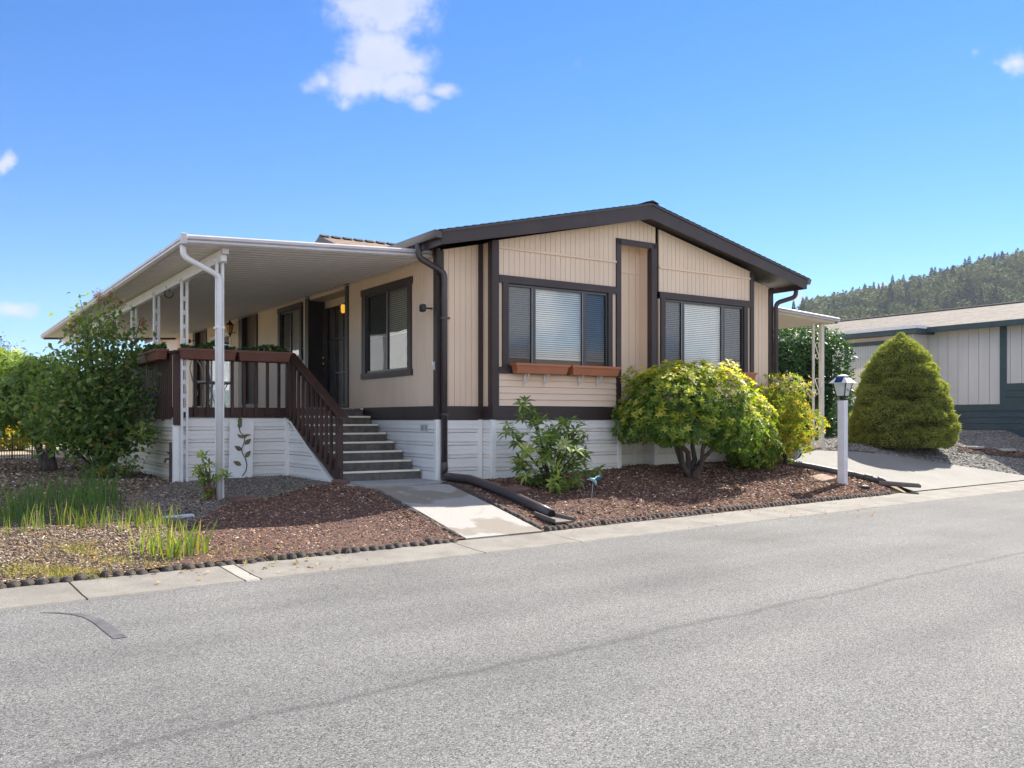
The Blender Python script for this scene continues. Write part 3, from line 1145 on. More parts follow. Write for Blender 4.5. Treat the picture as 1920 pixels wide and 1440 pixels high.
lavaN = [tuple(p[:2]) for p in (at(1795, 846), at(1850, 851), at(1919, 858))] + [tuple((at(1919, 858) + (at(1919, 858) - at(1850, 851)) * 1.5)[:2]), tuple((at(1919, 849) + (at(1919, 858) - at(1850, 851)) * 1.5)[:2])] + [tuple(p[:2]) for p in (at(1919, 849), at(1850, 842), at(1795, 838))]
bed('lava_rock', lavaN, 2500, (.012, .022), CHIP_R, t_lava, lift=.02)
for (px, py, lb) in ((1825, 841, 'pale concrete slab beside the cone tree on the lava strip'), (1886, 846, 'pale concrete slab at the right end of the lava strip')):
    p = at(px, py, .03)
    mb = MB(Matrix.Translation(p) @ Matrix.Rotation(AH + .12, 4, 'Z'))
    mb.box(-.24, .24, -.16, .16, -.03, .03)
    build('stepping_slab', mb, mat('pale_slab', (.55, .50, .44), .9, .1, 8., .5, 100), origin=p, rz=AH, bevel=.008, label=lb, cat='slab', group='slabs on the neighbour lava strip')
edging([at(1470, 861), at(1478, 847), at(1530, 845), at(1600, 847), at(1640, 850)], 'low dark edging behind the driveway near the carport post', pitch=.14, ht=.7)

# split bricks on edge at the foot of the stair rail
bk = empty('brick_edging', H(-1.42, -.2, zl), label='short row of rough pavers on edge at the foot of the stair rail', cat='edging')
for k in range(6):
    p = Vector((-1.47 + .0 * k, .12 - .115 * k, zl - .02 - .012 * k))
    if k == 0:
        mb = MB(FH)
        mb.box(-1.56, -1.40, .02, .34, zl - .22, zl + .045)
        build('brick', mb, BRICK, parent=bk, bevel=.015)
    else:
        mb = MB(FH)
        mb.box(-1.50, -1.42, -.08 - .105 * k + .05, -.08 - .105 * k + .13, zl - .2, zl + .02 - .016 * k)
        build('brick', mb, mat('pale_edge_brick', (.36, .31, .27), .9, .2, 12., .5, 100), parent=bk, bevel=.012)


# ================================================================== THE HOME
RIDGE_U, RIDGE_Z, PITCH = 3.78, 5.02, .228
LEN = 19.5


def rz(u):
    return RIDGE_Z - PITCH * abs(u - RIDGE_U)


def wall_top(u):
    return rz(u) - .215


home = empty('manufactured_home', H(0, 0, .44), AH, label='beige manufactured home with dark brown trim and low gable roof', cat='house')


def hb(name, m, parent, *boxes, bevel=0.):
    mb = MB(FH)
    for b in boxes:
        mb.box(*b)
    return build(name, mb, m, parent=parent, bevel=bevel)


# inner shell behind the cladding
mb = MB(FH)
shell = [(.47, 1.40), (7.37, 1.40), (7.37, wall_top(7.37)), (RIDGE_U, wall_top(RIDGE_U)), (.47, wall_top(.47))]
mb.prism([(a, .18, z) for a, z in shell], (0, LEN - .3, 0))
wall = build('wall', mb, DARKIN, parent=home)


# vertical grooved boards, each its own piece on the front
def plank(a0, a1, v0, z0, zt0, zt1, th=.02, m=BEIGE, name='plank'):
    mb = MB(FH)
    mb.hexa([(a0, v0, z0), (a1, v0, z0), (a1, v0 + th, z0), (a0, v0 + th, z0), (a0, v0, zt0), (a1, v0, zt1), (a1, v0 + th, zt1), (a0, v0 + th, zt0)])
    return build(name, mb, m, parent=wall)


def planks_front(u0, u1, v0, z0, topf, pitch=.098):
    n = max(1, round((u1 - u0) / pitch))
    w = (u1 - u0) / n
    for k in range(n):
        a0, a1 = u0 + k * w, u0 + (k + 1) * w - .006
        plank(a0, a1, v0 - random.uniform(0, .0016), z0, topf(a0), topf(a1))
    # backing that shows in the grooves
    mb = MB(FH)
    mb.prism([(u0, v0 + .021, z0), (u1, v0 + .021, z0), (u1, v0 + .021, topf(u1)), (u0, v0 + .021, topf(u0))], (0, .03, 0))
    build('siding_backing', mb, GROOVE, parent=wall)


planks_front(.10, .80, 0, 1.59, wall_top)
planks_front(6.62, 7.42, 0, 1.59, wall_top)
B1, B2 = (.80, 3.31), (4.13, 6.62)
for (b0, b1) in (B1, B2):
    planks_front(b0 + .1, b1 - .02, -.30, 3.62, wall_top)
planks_front(3.29, 3.78, -.30, 4.42, wall_top)
planks_front(3.78, 4.15, -.30, 4.42, wall_top)
# sides of the two box bays
for (b0, b1) in (B1, B2):
    hb('bay_side', BEIGE, wall, (b0, b0 + .03, -.28, .02, .52, wall_top(b0) - .005))
    hb('bay_side', BEIGE, wall, (b1 - .03, b1, -.28, .02, .52, wall_top(b1) - .005))
    for z in (2.10, 3.54):                                     # strip beside the window
        pass
    hb('jamb_strip', BEIGE, wall, (b0 + .1, b0 + .185, -.295, -.26, 2.2, 3.50))
    hb('jamb_strip', BEIGE, wall, (b1 - .12, b1 - .02, -.295, -.26, 2.2, 3.50))
    hb('bay_back', DARKIN, wall, (b0 + .03, b1 - .03, -.06, .16, 1.6, 3.9))
    # lap siding under the window
    n = 5
    for k in range(n):
        z0 = 1.60 + k * .1
        mb = MB(FH)
        mb.hexa([(b0 + .1, -.318, z0), (b1 - .02, -.318, z0), (b1 - .02, -.27, z0), (b0 + .1, -.27, z0), (b0 + .1, -.300, z0 + .098), (b1 - .02, -.300, z0 + .098), (b1 - .02, -.27, z0 + .098), (b0 + .1, -.27, z0 + .098)])
        build('lap_board', mb, BEIGE2, parent=wall)
    # lower moulding across the gable boards
    hb('gable_moulding', BEIGE2, wall, (b0 + .1, b1 - .02, -.326, -.3, 4.02, 4.055))
# niche between the bays
hb('niche_panel', BEIGE, wall, (3.42, 3.80, .0, .04, 1.59, 4.40), bevel=.004)
hb('niche_panel', BEIGE, wall, (3.31, 3.413, .0, .04, 1.59, 4.40), bevel=.004)
hb('niche_panel', BEIGE, wall, (3.807, 3.95, .0, .04, 1.59, 4.40), bevel=.004)
hb('niche_panel', BEIGE, wall, (3.957, 4.13, .0, .04, 1.59, 4.40), bevel=.004)
hb('niche_moulding', BEIGE2, wall, (3.31, 4.13, -.018, 0, 3.93, 3.96))
hb('niche_soffit', BEIGE, wall, (3.31, 4.13, -.28, .03, 4.40, 4.42))
# side wall facing the deck: boards too fine to pick apart singly, grooved in one piece
holes = [(.83, 2.74, 2.10, 3.66), (3.42, 5.42, 1.4, 3.86), (5.72, 7.18, 2.6, 3.78), (8.64, 10.05, 1.75, 3.9), (10.75, 12.7, 1.5, 3.62), (13.05, 14.45, 1.75, 3.9)]
mb = MB(FH)
v = .09
while v < LEN:
    v2 = min(v + .098, LEN)
    spans = [(1.59, 3.98)]
    for (h0, h1, z0, z1) in holes:
        if (v + v2) / 2 > h0 and (v + v2) / 2 < h1:
            spans = [s for s in ((1.59, z0), (z1, 3.98)) if s[1] - s[0] > .02]
    for (z0, z1) in spans:
        mb.box(0, .02, v, v2 - .007, z0, z1)
    v = v2
sw = build('side_siding', mb, BEIGE, parent=home)
mb = MB(FH)
for a, b in ((.0, .83), (2.74, 3.42), (5.42, 5.72), (7.18, 8.64), (10.05, 10.75), (12.7, 13.05), (14.45, LEN)):
    mb.box(.021, .05, a, b, 1.42, 3.98)
mb.box(.021, .05, .83, 2.74, 1.42, 2.1)
mb.box(.021, .05, 5.72, 7.18, 1.42, 2.6)
for a, b in ((8.64, 10.05), (13.05, 14.45)):
    mb.box(.021, .05, a, b, 1.42, 1.75)
build('siding_backing', mb, GROOVE, parent=home)
hb('side_siding', BEIGE, home, (7.46, 7.5, .05, LEN, .5, 3.98))
hb('rear_wall', BEIGE, home, (.05, 7.45, LEN - .05, LEN, .5, 3.98))

# brown trim
T = BROWN
hb('corner_board', T, home, (0 - .022, .10, -.024, -.001, 1.39, wall_top(0)), (-.024, -.001, -.024, .085, 1.39, 3.98))
hb('corner_board', T, home, (7.40, 7.522, -.024, -.001, 1.39, wall_top(7.5)), (7.501, 7.524, -.024, .12, 1.39, 3.98))
hb('corner_board', T, home, (.72, .795, -.026, -.001, 1.59, wall_top(.76)))
hb('corner_board', T, home, (6.625, 6.68, -.026, -.001, 1.59, wall_top(6.65)))
for (b0, b1) in (B1, B2):
    if b0 < 2:
        hb('corner_board', T, home, (b0 - .004, b0 + .1, -.326, -.301, 1.39, wall_top(b0 + .05)), (b0 - .024, b0 - .002, -.326, -.20, 1.39, wall_top(b0)))
    hb('window_head', T, home, (b0 + .1, b1 - .02, -.332, -.301, 3.50, 3.615))
    hb('sill_board', T, home, (b0 + .1, b1 - .02, -.332, -.301, 2.10, 2.20))
hb('corner_board', T, home, (6.53, 6.625, -.327, -.301, 1.39, wall_top(6.6)))
# niche surround
hb('niche_surround', T, home, (3.25, 3.345, -.334, -.296, 1.59, 4.42), (4.05, 4.15, -.334, -.296, 1.59, 4.42), (3.25, 4.15, -.334, -.296, 4.34, 4.44))
hb('niche_return', T, home, (4.03, 4.05, -.333, -.22, 1.59, 4.339))
hb('niche_side', BEIGE, home, (4.045, 4.06, -.219, -.001, 1.59, 4.40))
# base band
for (u0, u1, vv) in ((-.024, .80, -.03), (.775, 3.32, -.34), (3.32, 4.12, -.03), (4.12, 6.645, -.34), (6.645, 7.524, -.03)):
    hb('base_band', T, home, (u0, u1, vv, .0, 1.385, 1.592))
hb('base_band', T, home, (-.034, 0, -.034, LEN, 1.385, 1.592))

# roof: deck, brown rake boards, shingle courses
RF = (-.60, LEN + .45)


def roof_side(sgn, name='roof'):
    ue = RIDGE_U + sgn * 4.03
    mb = MB(FH)
    zt, ze = RIDGE_Z, rz(ue)
    mb.prism([(RIDGE_U, RF[0] + .04, zt), (ue, RF[0] + .04, ze), (ue, RF[0] + .04, ze - .10), (RIDGE_U, RF[0] + .04, zt - .20)], (0, RF[1] - RF[0], 0))
    return build(name, mb, mat('brown_soffit', (.035, .026, .026), .6, .1), parent=home)


roofs = {s_: roof_side(s_) for s_ in (-1, 1)}
for s_ in (-1, 1):
    ue = RIDGE_U + s_ * 4.03
    d_ = s_ * .0
    mb = MB(FH)
    mb.prism([(RIDGE_U, RF[0], RIDGE_Z + .0), (ue, RF[0], rz(ue)), (ue, RF[0], rz(ue) - .19), (RIDGE_U, RF[0], RIDGE_Z - .245)], (0, .038, 0))
    build('rake_board', mb, T, parent=roofs[s_])
    # drip edge
    mb = MB(FH)
    mb.prism([(RIDGE_U, RF[0] - .02, RIDGE_Z + .018), (ue + s_ * .01, RF[0] - .02, rz(ue) + .018), (ue + s_ * .01, RF[0] - .02, rz(ue) - .012), (RIDGE_U, RF[0] - .02, RIDGE_Z - .012)], (0, .018, 0))
    build('drip_edge', mb, BROWNG, parent=roofs[s_])
    # soffit under the overhang
    # shingle courses: wedges that overlap down the slope
    mb = MB(FH)
    n = 29
    for k in range(n):
        f0, f1 = k / n, (k + 1.12) / n
        ua, ub = RIDGE_U + s_ * 4.07 * f0, RIDGE_U + s_ * 4.07 * min(f1, 1.003)
        za, zb = RIDGE_Z - PITCH * 4.07 * f0 + .020, RIDGE_Z - PITCH * 4.07 * min(f1, 1.003) + .034
        mb.prism([(ua, RF[0] - .03, za), (ub, RF[0] - .03, zb), (ub, RF[0] - .03, zb - .016), (ua, RF[0] - .03, za - .004)], (0, RF[1] - RF[0] + .06, 0))
    build('shingle_course', mb, SHINGE, parent=roofs[s_])
mb = MB(FH)
for k in range(60):
    v0 = RF[0] - .04 + k * .34
    mb.prism([(RIDGE_U - .15, v0, RIDGE_Z + .018), (RIDGE_U, v0, RIDGE_Z + .062), (RIDGE_U + .15, v0, RIDGE_Z + .018), (RIDGE_U, v0, RIDGE_Z + .042)], (0, .335, .0))
build('ridge_cap', mb, SHINGE, parent=roofs[1])
# eave fascia, gutters
for s_ in (-1, 1):
    ue = RIDGE_U + s_ * 4.03
    u0, u1 = sorted((ue - s_ * .03, ue + s_ * .004))
    hb('fascia_board', T, roofs[s_], (u0, u1, RF[0] + .04, LEN + .4, rz(ue) - .19, rz(ue) - .01))
    mb = MB(FH)
    zt = rz(ue) + .005
    P = [(0, 0), (.115, .006), (.125, -.01), (.105, -.055), (.085, -.10), (0, -.105)]
    mb.prism([(ue + s_ * (.008 + a), RF[0] - .005, zt + b) for a, b in P], (0, LEN + 1.0, 0))
    build('gutter', mb, BROWNG, parent=roofs[s_])


# round downspouts with elbows
def arc_path(pts, r=.06, n=4):
    out = [Vector(pts[0])]
    for i in range(1, len(pts) - 1):
        a, b, c = Vector(pts[i - 1]), Vector(pts[i]), Vector(pts[i + 1])
        d1, d2 = (a - b).normalized(), (c - b).normalized()
        for k in range(n + 1):
            t = k / n
            p, q = b + d1 * r * (1 - t), b + d2 * r * t
            out.append(p + (q - p) * t)
    out.append(Vector(pts[-1]))
    return out


mb = MB(FH)
dsb = FHI @ at(1034, 974)
z_b = .50
mb.tube(arc_path([(-.33, -.02, 4.0), (-.33, -.02, 3.80), (.075, -.085, 3.60), (.075, -.085, .56)], .09), .048, 10)
ds = build('downspout', mb, BROWNG, parent=home, smooth=True)
hb('strap', BROWNG, ds, (.01, .14, -.142, -.02, 2.9, 2.93), (.01, .14, -.142, -.02, 1.45, 1.48))
pth = []
for k in range(9):
    f = k / 8
    p = FH @ Vector((.075, -.085, 0))
    q = at(1034, 974)
    w = p.lerp(q, f)
    pth.append(Vector((w.x + .05 * math.sin(f * 3.14), w.y + .02, gzf(w.x, w.y) + .085 - .02 * f)))
mb = MB()
mb.tube([FH @ Vector((.075, -.085, .75)), FH @ Vector((.075, -.085, .62))] + pth, [.05, .056] + [.066] * 9, 12)
build('drain_pipe', mb, BROWNG, parent=home, smooth=True)
q = pth[-1]
dd = (pth[-1] - pth[-2]).normalized()
mb = MB()
mb.tube([q - dd * .02, q + dd * .006], [.058, .056], 12)
build('pipe_mouth', mb, BLACKM, parent=home)
# right corner downspout
mb = MB(FH)
mb.tube(arc_path([(7.86, -.30, 4.0), (7.86, -.30, 3.80), (7.56, -.06, 3.68), (7.56, -.06, .75)], .09), .045, 10)
build('downspout', mb, BROWNG, parent=home, smooth=True)


# windows ------------------------------------------------------------
def window(plane, a0, a1, z0, z1, panes, blind_bottom, trim=None, silver=True, blinds=True, slat=BLIND, glass_o=-.02, name='window'):
    """plane(a, z, o) -> house point, o outward. panes: (a0, a1, screen?)"""
    def pb(mb, b0, b1, c0, c1, o0, o1):
        p = [plane(b0, c0, o0), plane(b1, c0, o0), plane(b1, c0, o1), plane(b0, c0, o1), plane(b0, c1, o0), plane(b1, c1, o0), plane(b1, c1, o1), plane(b0, c1, o1)]
        mb.hexa(p)
        return mb
    mb = MB(FH)
    fw = .035
    pb(mb, a0, a1, z1 - fw, z1, -.03, .006)
    pb(mb, a0, a1, z0, z0 + fw, -.03, .006)
    pb(mb, a0, a0 + fw, z0 + fw, z1 - fw, -.03, .006)
    pb(mb, a1 - fw, a1, z0 + fw, z1 - fw, -.03, .006)
    w = build(name, mb, BRONZE, parent=home)
    for i, (p0, p1, scr) in enumerate(panes):
        mb = MB(FH)
        pb(mb, p0, p1, z0 + .012, z1 - .012, glass_o - .003, glass_o)
        build('pane', mb, SCREENG if scr else GLASS, parent=w)
        if i:
            mb = MB(FH)
            pb(mb, panes[i - 1][1] - .004, p0 + .004, z0 + .012, z1 - .012, -.032, .0)
            build('mullion', mb, BRONZE, parent=w)
            if silver:
                mb = MB(FH)
                c = panes[i - 1][1] if scr or i == 1 else p0
                pb(mb, c - .004, c + .006, z0 + .03, z1 - .03, .0005, .004)
                build('mullion_edge', mb, BRONZEL, parent=w)
    if blinds:
        mb = MB(FH)
        n = int((z1 - blind_bottom) / .034)
        for k in range(n):
            zz = z1 - .03 - k * .034
            p = [plane(a0 + .02, zz - .015, -.050), plane(a1 - .02, zz - .015, -.050), plane(a1 - .02, zz + .012, -.068), plane(a0 + .02, zz + .012, -.068)]
            q_ = [x + Vector((0, 0, .0022)) for x in map(Vector, p)]
            mb.hexa(p + q_)
        pb(mb, a0 + .02, a1 - .02, blind_bottom - .012, blind_bottom + .012, -.07, -.048)
        build('blind', mb, slat, parent=w)
    return w


def plF(v0):
    return lambda a, z, o: Vector((a, v0 - o, z))


def plS(a, z, o):
    return Vector((-o, a, z))


for (g0, m1, m2, g1) in ((1.075, 1.565, 2.575, 3.055), (4.36, 4.80, 5.82, 6.34)):
    w = window(plF(-.30), g0 - .01, g1 + .01, 2.20, 3.49, [(g0, m1 - .035, True), (m1 + .035, m2 - .035, False), (m2 + .035, g1, True)], 2.36)
    hb('window_casing', T, home, (g0 - .105, g0 - .011, -.333, -.27, 2.2, 3.5))
    hb('window_casing', T, home, (g1 + .011, g1 + .10, -.333, -.27, 2.2, 3.5))
# side window beside the stairs
w = window(plS, .96, 2.56, 2.19, 3.55, [(.97, 1.74, False), (1.78, 2.55, True)], 2.80, slat=BLINDT)
hb('window_casing', T, home, (-.03, -.001, .80, 2.76, 3.55, 3.66), (-.03, -.001, .80, 2.76, 2.09, 2.19), (-.028, -.001, .83, .955, 2.19, 3.55), (-.028, -.001, 2.565, 2.73, 2.19, 3.55))
w = window(plS, 5.86, 7.02, 2.68, 3.68, [(5.88, 6.42, False), (6.46, 7.0, True)], 2.85, slat=BLINDT)
hb('window_casing', T, home, (-.03, -.001, 5.70, 7.2, 3.69, 3.79), (-.03, -.001, 5.70, 7.2, 2.58, 2.67), (-.028, -.001, 5.73, 5.85, 2.67, 3.69), (-.028, -.001, 7.03, 7.17, 2.67, 3.69))
hb('room_back', DARKIN, home, (.13, .2, .06, 3.39, 1.6, 3.9))
hb('room_back', DARKIN, home, (.13, .2, 5.45, 10.6, 1.6, 3.9))
hb('room_back', DARKIN, home, (.13, .2, 12.8, LEN - .1, 1.6, 3.9))

# front door recess
hb('door_reveal', DOORM, home, (.0, .42, 3.40, 3.43, 1.55, 3.86), (.0, .42, 5.41, 5.44, 1.55, 3.86), (.42, .45, 3.43, 5.41, 1.55, 3.86))
hb('recess_ceiling', BEIGE, home, (-.0, .42, 3.43, 5.41, 3.78, 3.86))
hb('recess_head', BEIGE, home, (.36, .42, 3.43, 5.41, 3.62, 3.78))
hb('door_casing', T, home, (-.03, -.001, 3.34, 3.46, 1.592, 3.9), (-.03, -.001, 5.32, 5.50, 1.592, 3.9), (-.03, -.001, 3.34, 5.5, 3.86, 3.95))
door = hb('door', DOORIN, home, (.34, .38, 3.50, 5.12, 1.62, 3.60), (.30, .40, 5.14, 5.40, 1.6, 3.62))
mb = MB(FH)
for k in range(5):
    mb.box(.295, .315, 3.5 + .40 * k, 3.535 + .40 * k, 1.62, 3.62)
for z in (1.64, 2.28, 2.95, 3.58):
    mb.box(.297, .313, 3.5, 5.14, z, z + .035)
build('security_grille', mb, BLACKM, parent=door)
for z in (2.62, 2.50):
    mb = MB(FH)
    mb.tube([(.28, 5.22, z), (.235, 5.22, z)], [.022, .034], 12)
    build('door_knob', mb, BRASS, parent=door, smooth=True)

# amber porch lamp
AMB = mat('amber_glass_lit', (.9, .5, .05), .4, .1)
m_, nt_, out_ = nodes_of('amber_lamp_glow')
em = N(nt_, 'ShaderNodeEmission')
em.inputs[0].default_value = (1, .52, .06, 1)
em.inputs[1].default_value = .26
nt_.links.new(em.outputs[0], out_.inputs[0])
mb = MB(FH)
mb.lathe([(.022, -.08), (.04, -.065), (.045, .05), (.03, .08)], (.055, 3.74, 3.45), 12)
pl = build('porch_lamp', mb, m_, parent=home, smooth=True)
hb('lamp_mount', BLACKM, pl, (.04, .07, 3.43, 3.70, 3.52, 3.55))

# recessed brown wall panels on the deck side
for (a, b) in ((8.64, 10.05), (13.05, 14.45)):
    hb('alcove', mat('tan_brown_panel', (.13, .085, .06), .7, .1, 2.), home, (.10, .13, a, b, 1.75, 3.9))
    hb('alcove_casing', T, home, (-.03, .1, a, a + .12, 1.75, 3.95), (-.03, .1, b - .28, b, 1.75, 3.95), (-.03, -.001, a, b, 1.66, 1.75))
# white sliding glass door
SG = hb('sliding_door', WHITEM, home, (-.02, .04, 10.75, 10.85, 1.6, 3.6), (-.02, .04, 12.6, 12.7, 1.6, 3.6), (-.02, .04, 10.85, 12.6, 3.5, 3.6), (-.015, .03, 11.66, 11.76, 1.6, 3.5), (-.02, .04, 10.85, 12.6, 1.55, 1.66))
hb('pane', GLASS, SG, (.005, .011, 10.85, 11.66, 1.66, 3.5))
hb('pane', GLASS, SG, (.005, .011, 11.76, 12.6, 1.66, 3.5))


# coach lantern
def lantern(v0, z0):
    mb = MB(FH)
    mb.tube([(0, v0, z0 - .02), (-.06, v0, z0 - .04), (-.10, v0, z0 - .02), (-.13, v0, z0 - .06)], .012, 8)
    ln = build('wall_lantern', mb, BLACKM, parent=home, smooth=True)
    mb = MB(FH)
    mb.lathe([(.045, -.10), (.085, .09)], (-.13, v0, z0 + .06), 6)
    build('lantern_glass', mb, mat('amber_glass', (.55, .34, .03), .2, .1), parent=ln)
    mb = MB(FH)
    mb.lathe([(.115, .09), (.10, .105), (.03, .18), (.015, .20), (.02, .225)], (-.13, v0, z0 + .06), 6)
    build('lantern_cap', mb, BLACKM, parent=ln)
    mb = MB(FH)
    for k in range(6):
        a = k * math.pi / 3
        mb.tube([(-.13 + .047 * math.cos(a), v0 + .047 * math.sin(a), z0 - .04), (-.13 + .088 * math.cos(a), v0 + .088 * math.sin(a), z0 + .15)], .007, 4)
    mb.lathe([(.012, -.20), (.02, -.17), (.05, -.10)], (-.13, v0, z0 + .06), 6)
    build('lantern_frame', mb, BLACKM, parent=ln)


lantern(10.4, 3.56)


# security cameras on the wall
def seccam(base, head, label):
    mb = MB(FH)
    mb.tube([base, Vector(base).lerp(Vector(head), .7)], .014, 8)
    root = empty('security_camera', FH @ Vector(base), AH, label=label, cat='camera', group='security cameras on the home')
    build('mount', mb, PLASTB, parent=root, smooth=True)
    mb = MB(FH)
    h = Vector(head)
    mb.box(h.x - .045, h.x + .035, h.y - .055, h.y + .055, h.z - .06, h.z + .055)
    hd = build('camera_body', mb, PLASTB, parent=root, bevel=.018)
    mb = MB(FH)
    mb.tube([(h.x - .046, h.y - .01, h.z), (h.x - .056, h.y - .01, h.z)], .026, 10)
    build('lens', mb, BLACKM, parent=hd)


seccam((-.028, .10, 3.07), (-.16, .16, 3.08), 'black security camera on the corner board beside the side window')
seccam((-.002, 14.2, 3.62), (-.16, 14.3, 3.60), 'black security camera under the canopy at the far brown wall panel')
# small white hook on the corner
mb = MB(FH)
mb.box(-.045, -.022, .03, .06, 2.14, 2.26)
mb.tube([(-.045, .045, 2.24), (-.07, .02, 2.26), (-.075, .02, 2.2)], .012, 6)
build('hose_hook', mb, FLESHP, parent=home)
# wall vents low on the skirting are added with the skirting


# skirting: horizontal vinyl panels in courses
SKP = [(-.02, 0), (.016, .006), (.018, .034), (-.018, .038), (-.020, .050), (.010, .054), (.014, .066), (.013, .118), (.006, .122), (.013, .126), (.016, .186), (-.02, .196)]


def skirting(parent, A, B, out, z0, z1, m=VINYL, endf=None, pitch=.196):
    """A, B: house (u, v); courses hang from z1 down to z0"""
    A, B, out = Vector((*A, 0)), Vector((*B, 0)), Vector((*out, 0))
    L = (B - A).length
    d = (B - A) / L
    z = z1
    while z > z0 + .01:
        zb = z - pitch
        ring = []
        for (o, dz) in SKP + [(-.04, .196), (-.04, 0)]:
            zz = max(zb + dz, z0)
            e = L if endf is None else max(.0, min(L, endf(zz)))
            ring.append((A + out * o + Vector((0, 0, zz)), A + d * e + out * o + Vector((0, 0, zz))))
        if max((q - p).length for p, q in ring) > .03:
            mb = MB(FH)
            n = len(ring)
            mb.add([p for p, _ in ring] + [q for _, q in ring], [tuple(range(n)), tuple(range(n, 2 * n))] + [(i, (i + 1) % n, n + (i + 1) % n, n + i) for i in range(n)])
            build('skirting_panel', mb, m, parent=parent)
        z = zb


def post_trim(parent, u, v, w, z0, z1, m=VINYL, d=.018):
    mb = MB(FH)
    mb.box(u - w / 2, u + w / 2, v - w / 2, v + w / 2, z0, z1)
    build('skirting_trim', mb, m, parent=parent, bevel=.004)


sk = hb('skirting', GROOVE, home, (.03, .7, .05, .3, .2, 1.38), (.9, 3.2, -.25, .3, .2, 1.38), (3.2, 4.2, .05, .3, .2, 1.38), (4.2, 6.55, -.25, .3, .2, 1.38), (6.55, 7.4, .05, .3, .2, 1.38), (.03, .3, .05, 5, .2, 1.38), (7.3, 7.44, .05, LEN, .2, 1.4))
S1 = 1.385
skirting(sk, (0, 0), (.80, 0), (0, -1), .30, S1)
skirting(sk, (.80, -.30), (3.31, -.30), (0, -1), .30, S1)
skirting(sk, (.80, 0), (.80, -.30), (-1, 0), .30, S1)
skirting(sk, (3.31, 0), (4.13, 0), (0, -1), .35, S1)
skirting(sk, (4.13, -.30), (6.62, -.30), (0, -1), .35, S1)
skirting(sk, (4.13, 0), (4.13, -.30), (-1, 0), .35, S1)
skirting(sk, (6.62, 0), (7.5, 0), (0, -1), .35, S1)
skirting(sk, (0, 0), (0, 6.0), (-1, 0), .30, S1)
for (u, v_) in ((0, 0), (.74, -.005), (.80, -.30), (3.31, -.30), (3.9, -.004), (4.13, -.30), (6.62, -.30), (7.5, 0)):
    post_trim(sk, u, v_, .075, .28, S1)
# outlet plate on the skirting
hb('outlet_plate', FLESHP, sk, (-.018, -.011, .26, .52, 1.20, 1.32), bevel=.002)
hb('outlet_socket', mat('grey_socket', (.35, .36, .38), .5), sk, (-.021, -.018, .29, .37, 1.22, 1.30), (-.021, -.018, .41, .49, 1.22, 1.30))

# entry gable over the front door
VG, UG0 = 4.1, -.24
gab = hb('entry_gable', T, home, (UG0 + .06, 3.0, VG - .9, VG + .9, 4.05, 4.3))
mb = MB(FH)
mb.prism([(UG0 + .05, VG - 1.25, 4.32), (UG0 + .05, VG + 1.25, 4.32), (UG0 + .05, VG, 4.76)], (.05, 0, 0))
build('gable_face', mb, mat('weathered_brown_plywood', (.10, .072, .07), .8, .2, 3., .3, 50), parent=gab)
for s_ in (-1, 1):
    mb = MB(FH)
    z1, z0 = 4.83, 4.83 - .36 * 1.5
    mb.add([(UG0, VG, z1), (3.6, VG, z1), (3.6, VG + s_ * 1.5, z0), (UG0, VG + s_ * 1.5, z0), (UG0, VG, z1 - .05), (3.6, VG, z1 - .05), (3.6, VG + s_ * 1.5, z0 - .05), (UG0, VG + s_ * 1.5, z0 - .05)], [(0, 1, 2, 3), (4, 7, 6, 5), (0, 4, 5, 1), (1, 5, 6, 2), (2, 6, 7, 3), (3, 7, 4, 0)])
    o = build('gable_roof', mb, SHING, parent=gab)
    uv = o.data.uv_layers.new(name='UVMap')
    for lp in o.data.loops:
        co = o.data.vertices[lp.vertex_index].co
        uv.data[lp.index].uv = (co.x, (co.y - VG) * 1.08)
    mb = MB(FH)
    mb.prism([(UG0 - .03, VG, z1 + .0), (UG0 - .03, VG + s_ * 1.52, z0 - .0), (UG0 - .03, VG + s_ * 1.52, z0 - .13), (UG0 - .03, VG, z1 - .13)], (.03, 0, 0))
    build('rake_board', mb, T, parent=gab)
for k in range(16):
    u0 = UG0 - .02 + k * .23
    mb = MB(FH)
    mb.prism([(u0, VG - .13, z1 - .02), (u0, VG, z1 + .035), (u0, VG + .13, z1 - .03), (u0, VG, z1 + .0)], (.17, 0, 0))
    build('ridge_shingle', mb, SHINGE, parent=gab)


# ================================================================== PATIO CANOPY
CW, CV0, CV1 = -3.62, .15, 16.5


def cz(u):
    return 3.86 + u * (.17 / 3.6)


can = empty('patio_canopy', H(-3.12, .5, .35), AH, label='white aluminium patio canopy on slim posts over the deck', cat='canopy')
# roof pans: each one a ribbed sheet running from the wall to the outer gutter
prof = [(0, 0), (.112, 0), (.120, .06), (.190, .06), (.198, 0), (.1995, 0)]
vs = []
for (dv, dz) in prof + [(p, .075) for p, _ in ((.1995, 0), (0, 0))]:
    vs.append((CW, dv, cz(CW) + dz))
    vs.append((-.0, dv, cz(0) + dz))
n = len(prof) + 2
mesh_src = MB(FH)
mesh_src.add([(u, CV0 + .02 + dv, z) for (u, dv, z) in vs], [(2 * i, 2 * i + 1, 2 * ((i + 1) % n) + 1, 2 * ((i + 1) % n)) for i in range(n)] + [tuple(range(0, 2 * n, 2)), tuple(range(1, 2 * n, 2))])
pan0 = build('roof_pan', mesh_src, CANOPY, parent=can)
for k in range(1, int((CV1 - CV0) / .2)):
    o = link('roof_pan', pan0.data, can)
    o.location = (0, .2 * k, 0)


def roll_profile(h=.125, d=.07):
    return [(0, 0), (d * .55, .0), (d, h * .18), (d, h * .36), (d * .55, h * .47), (d, h * .58), (d, h * .85), (d * .7, h), (0, h)]


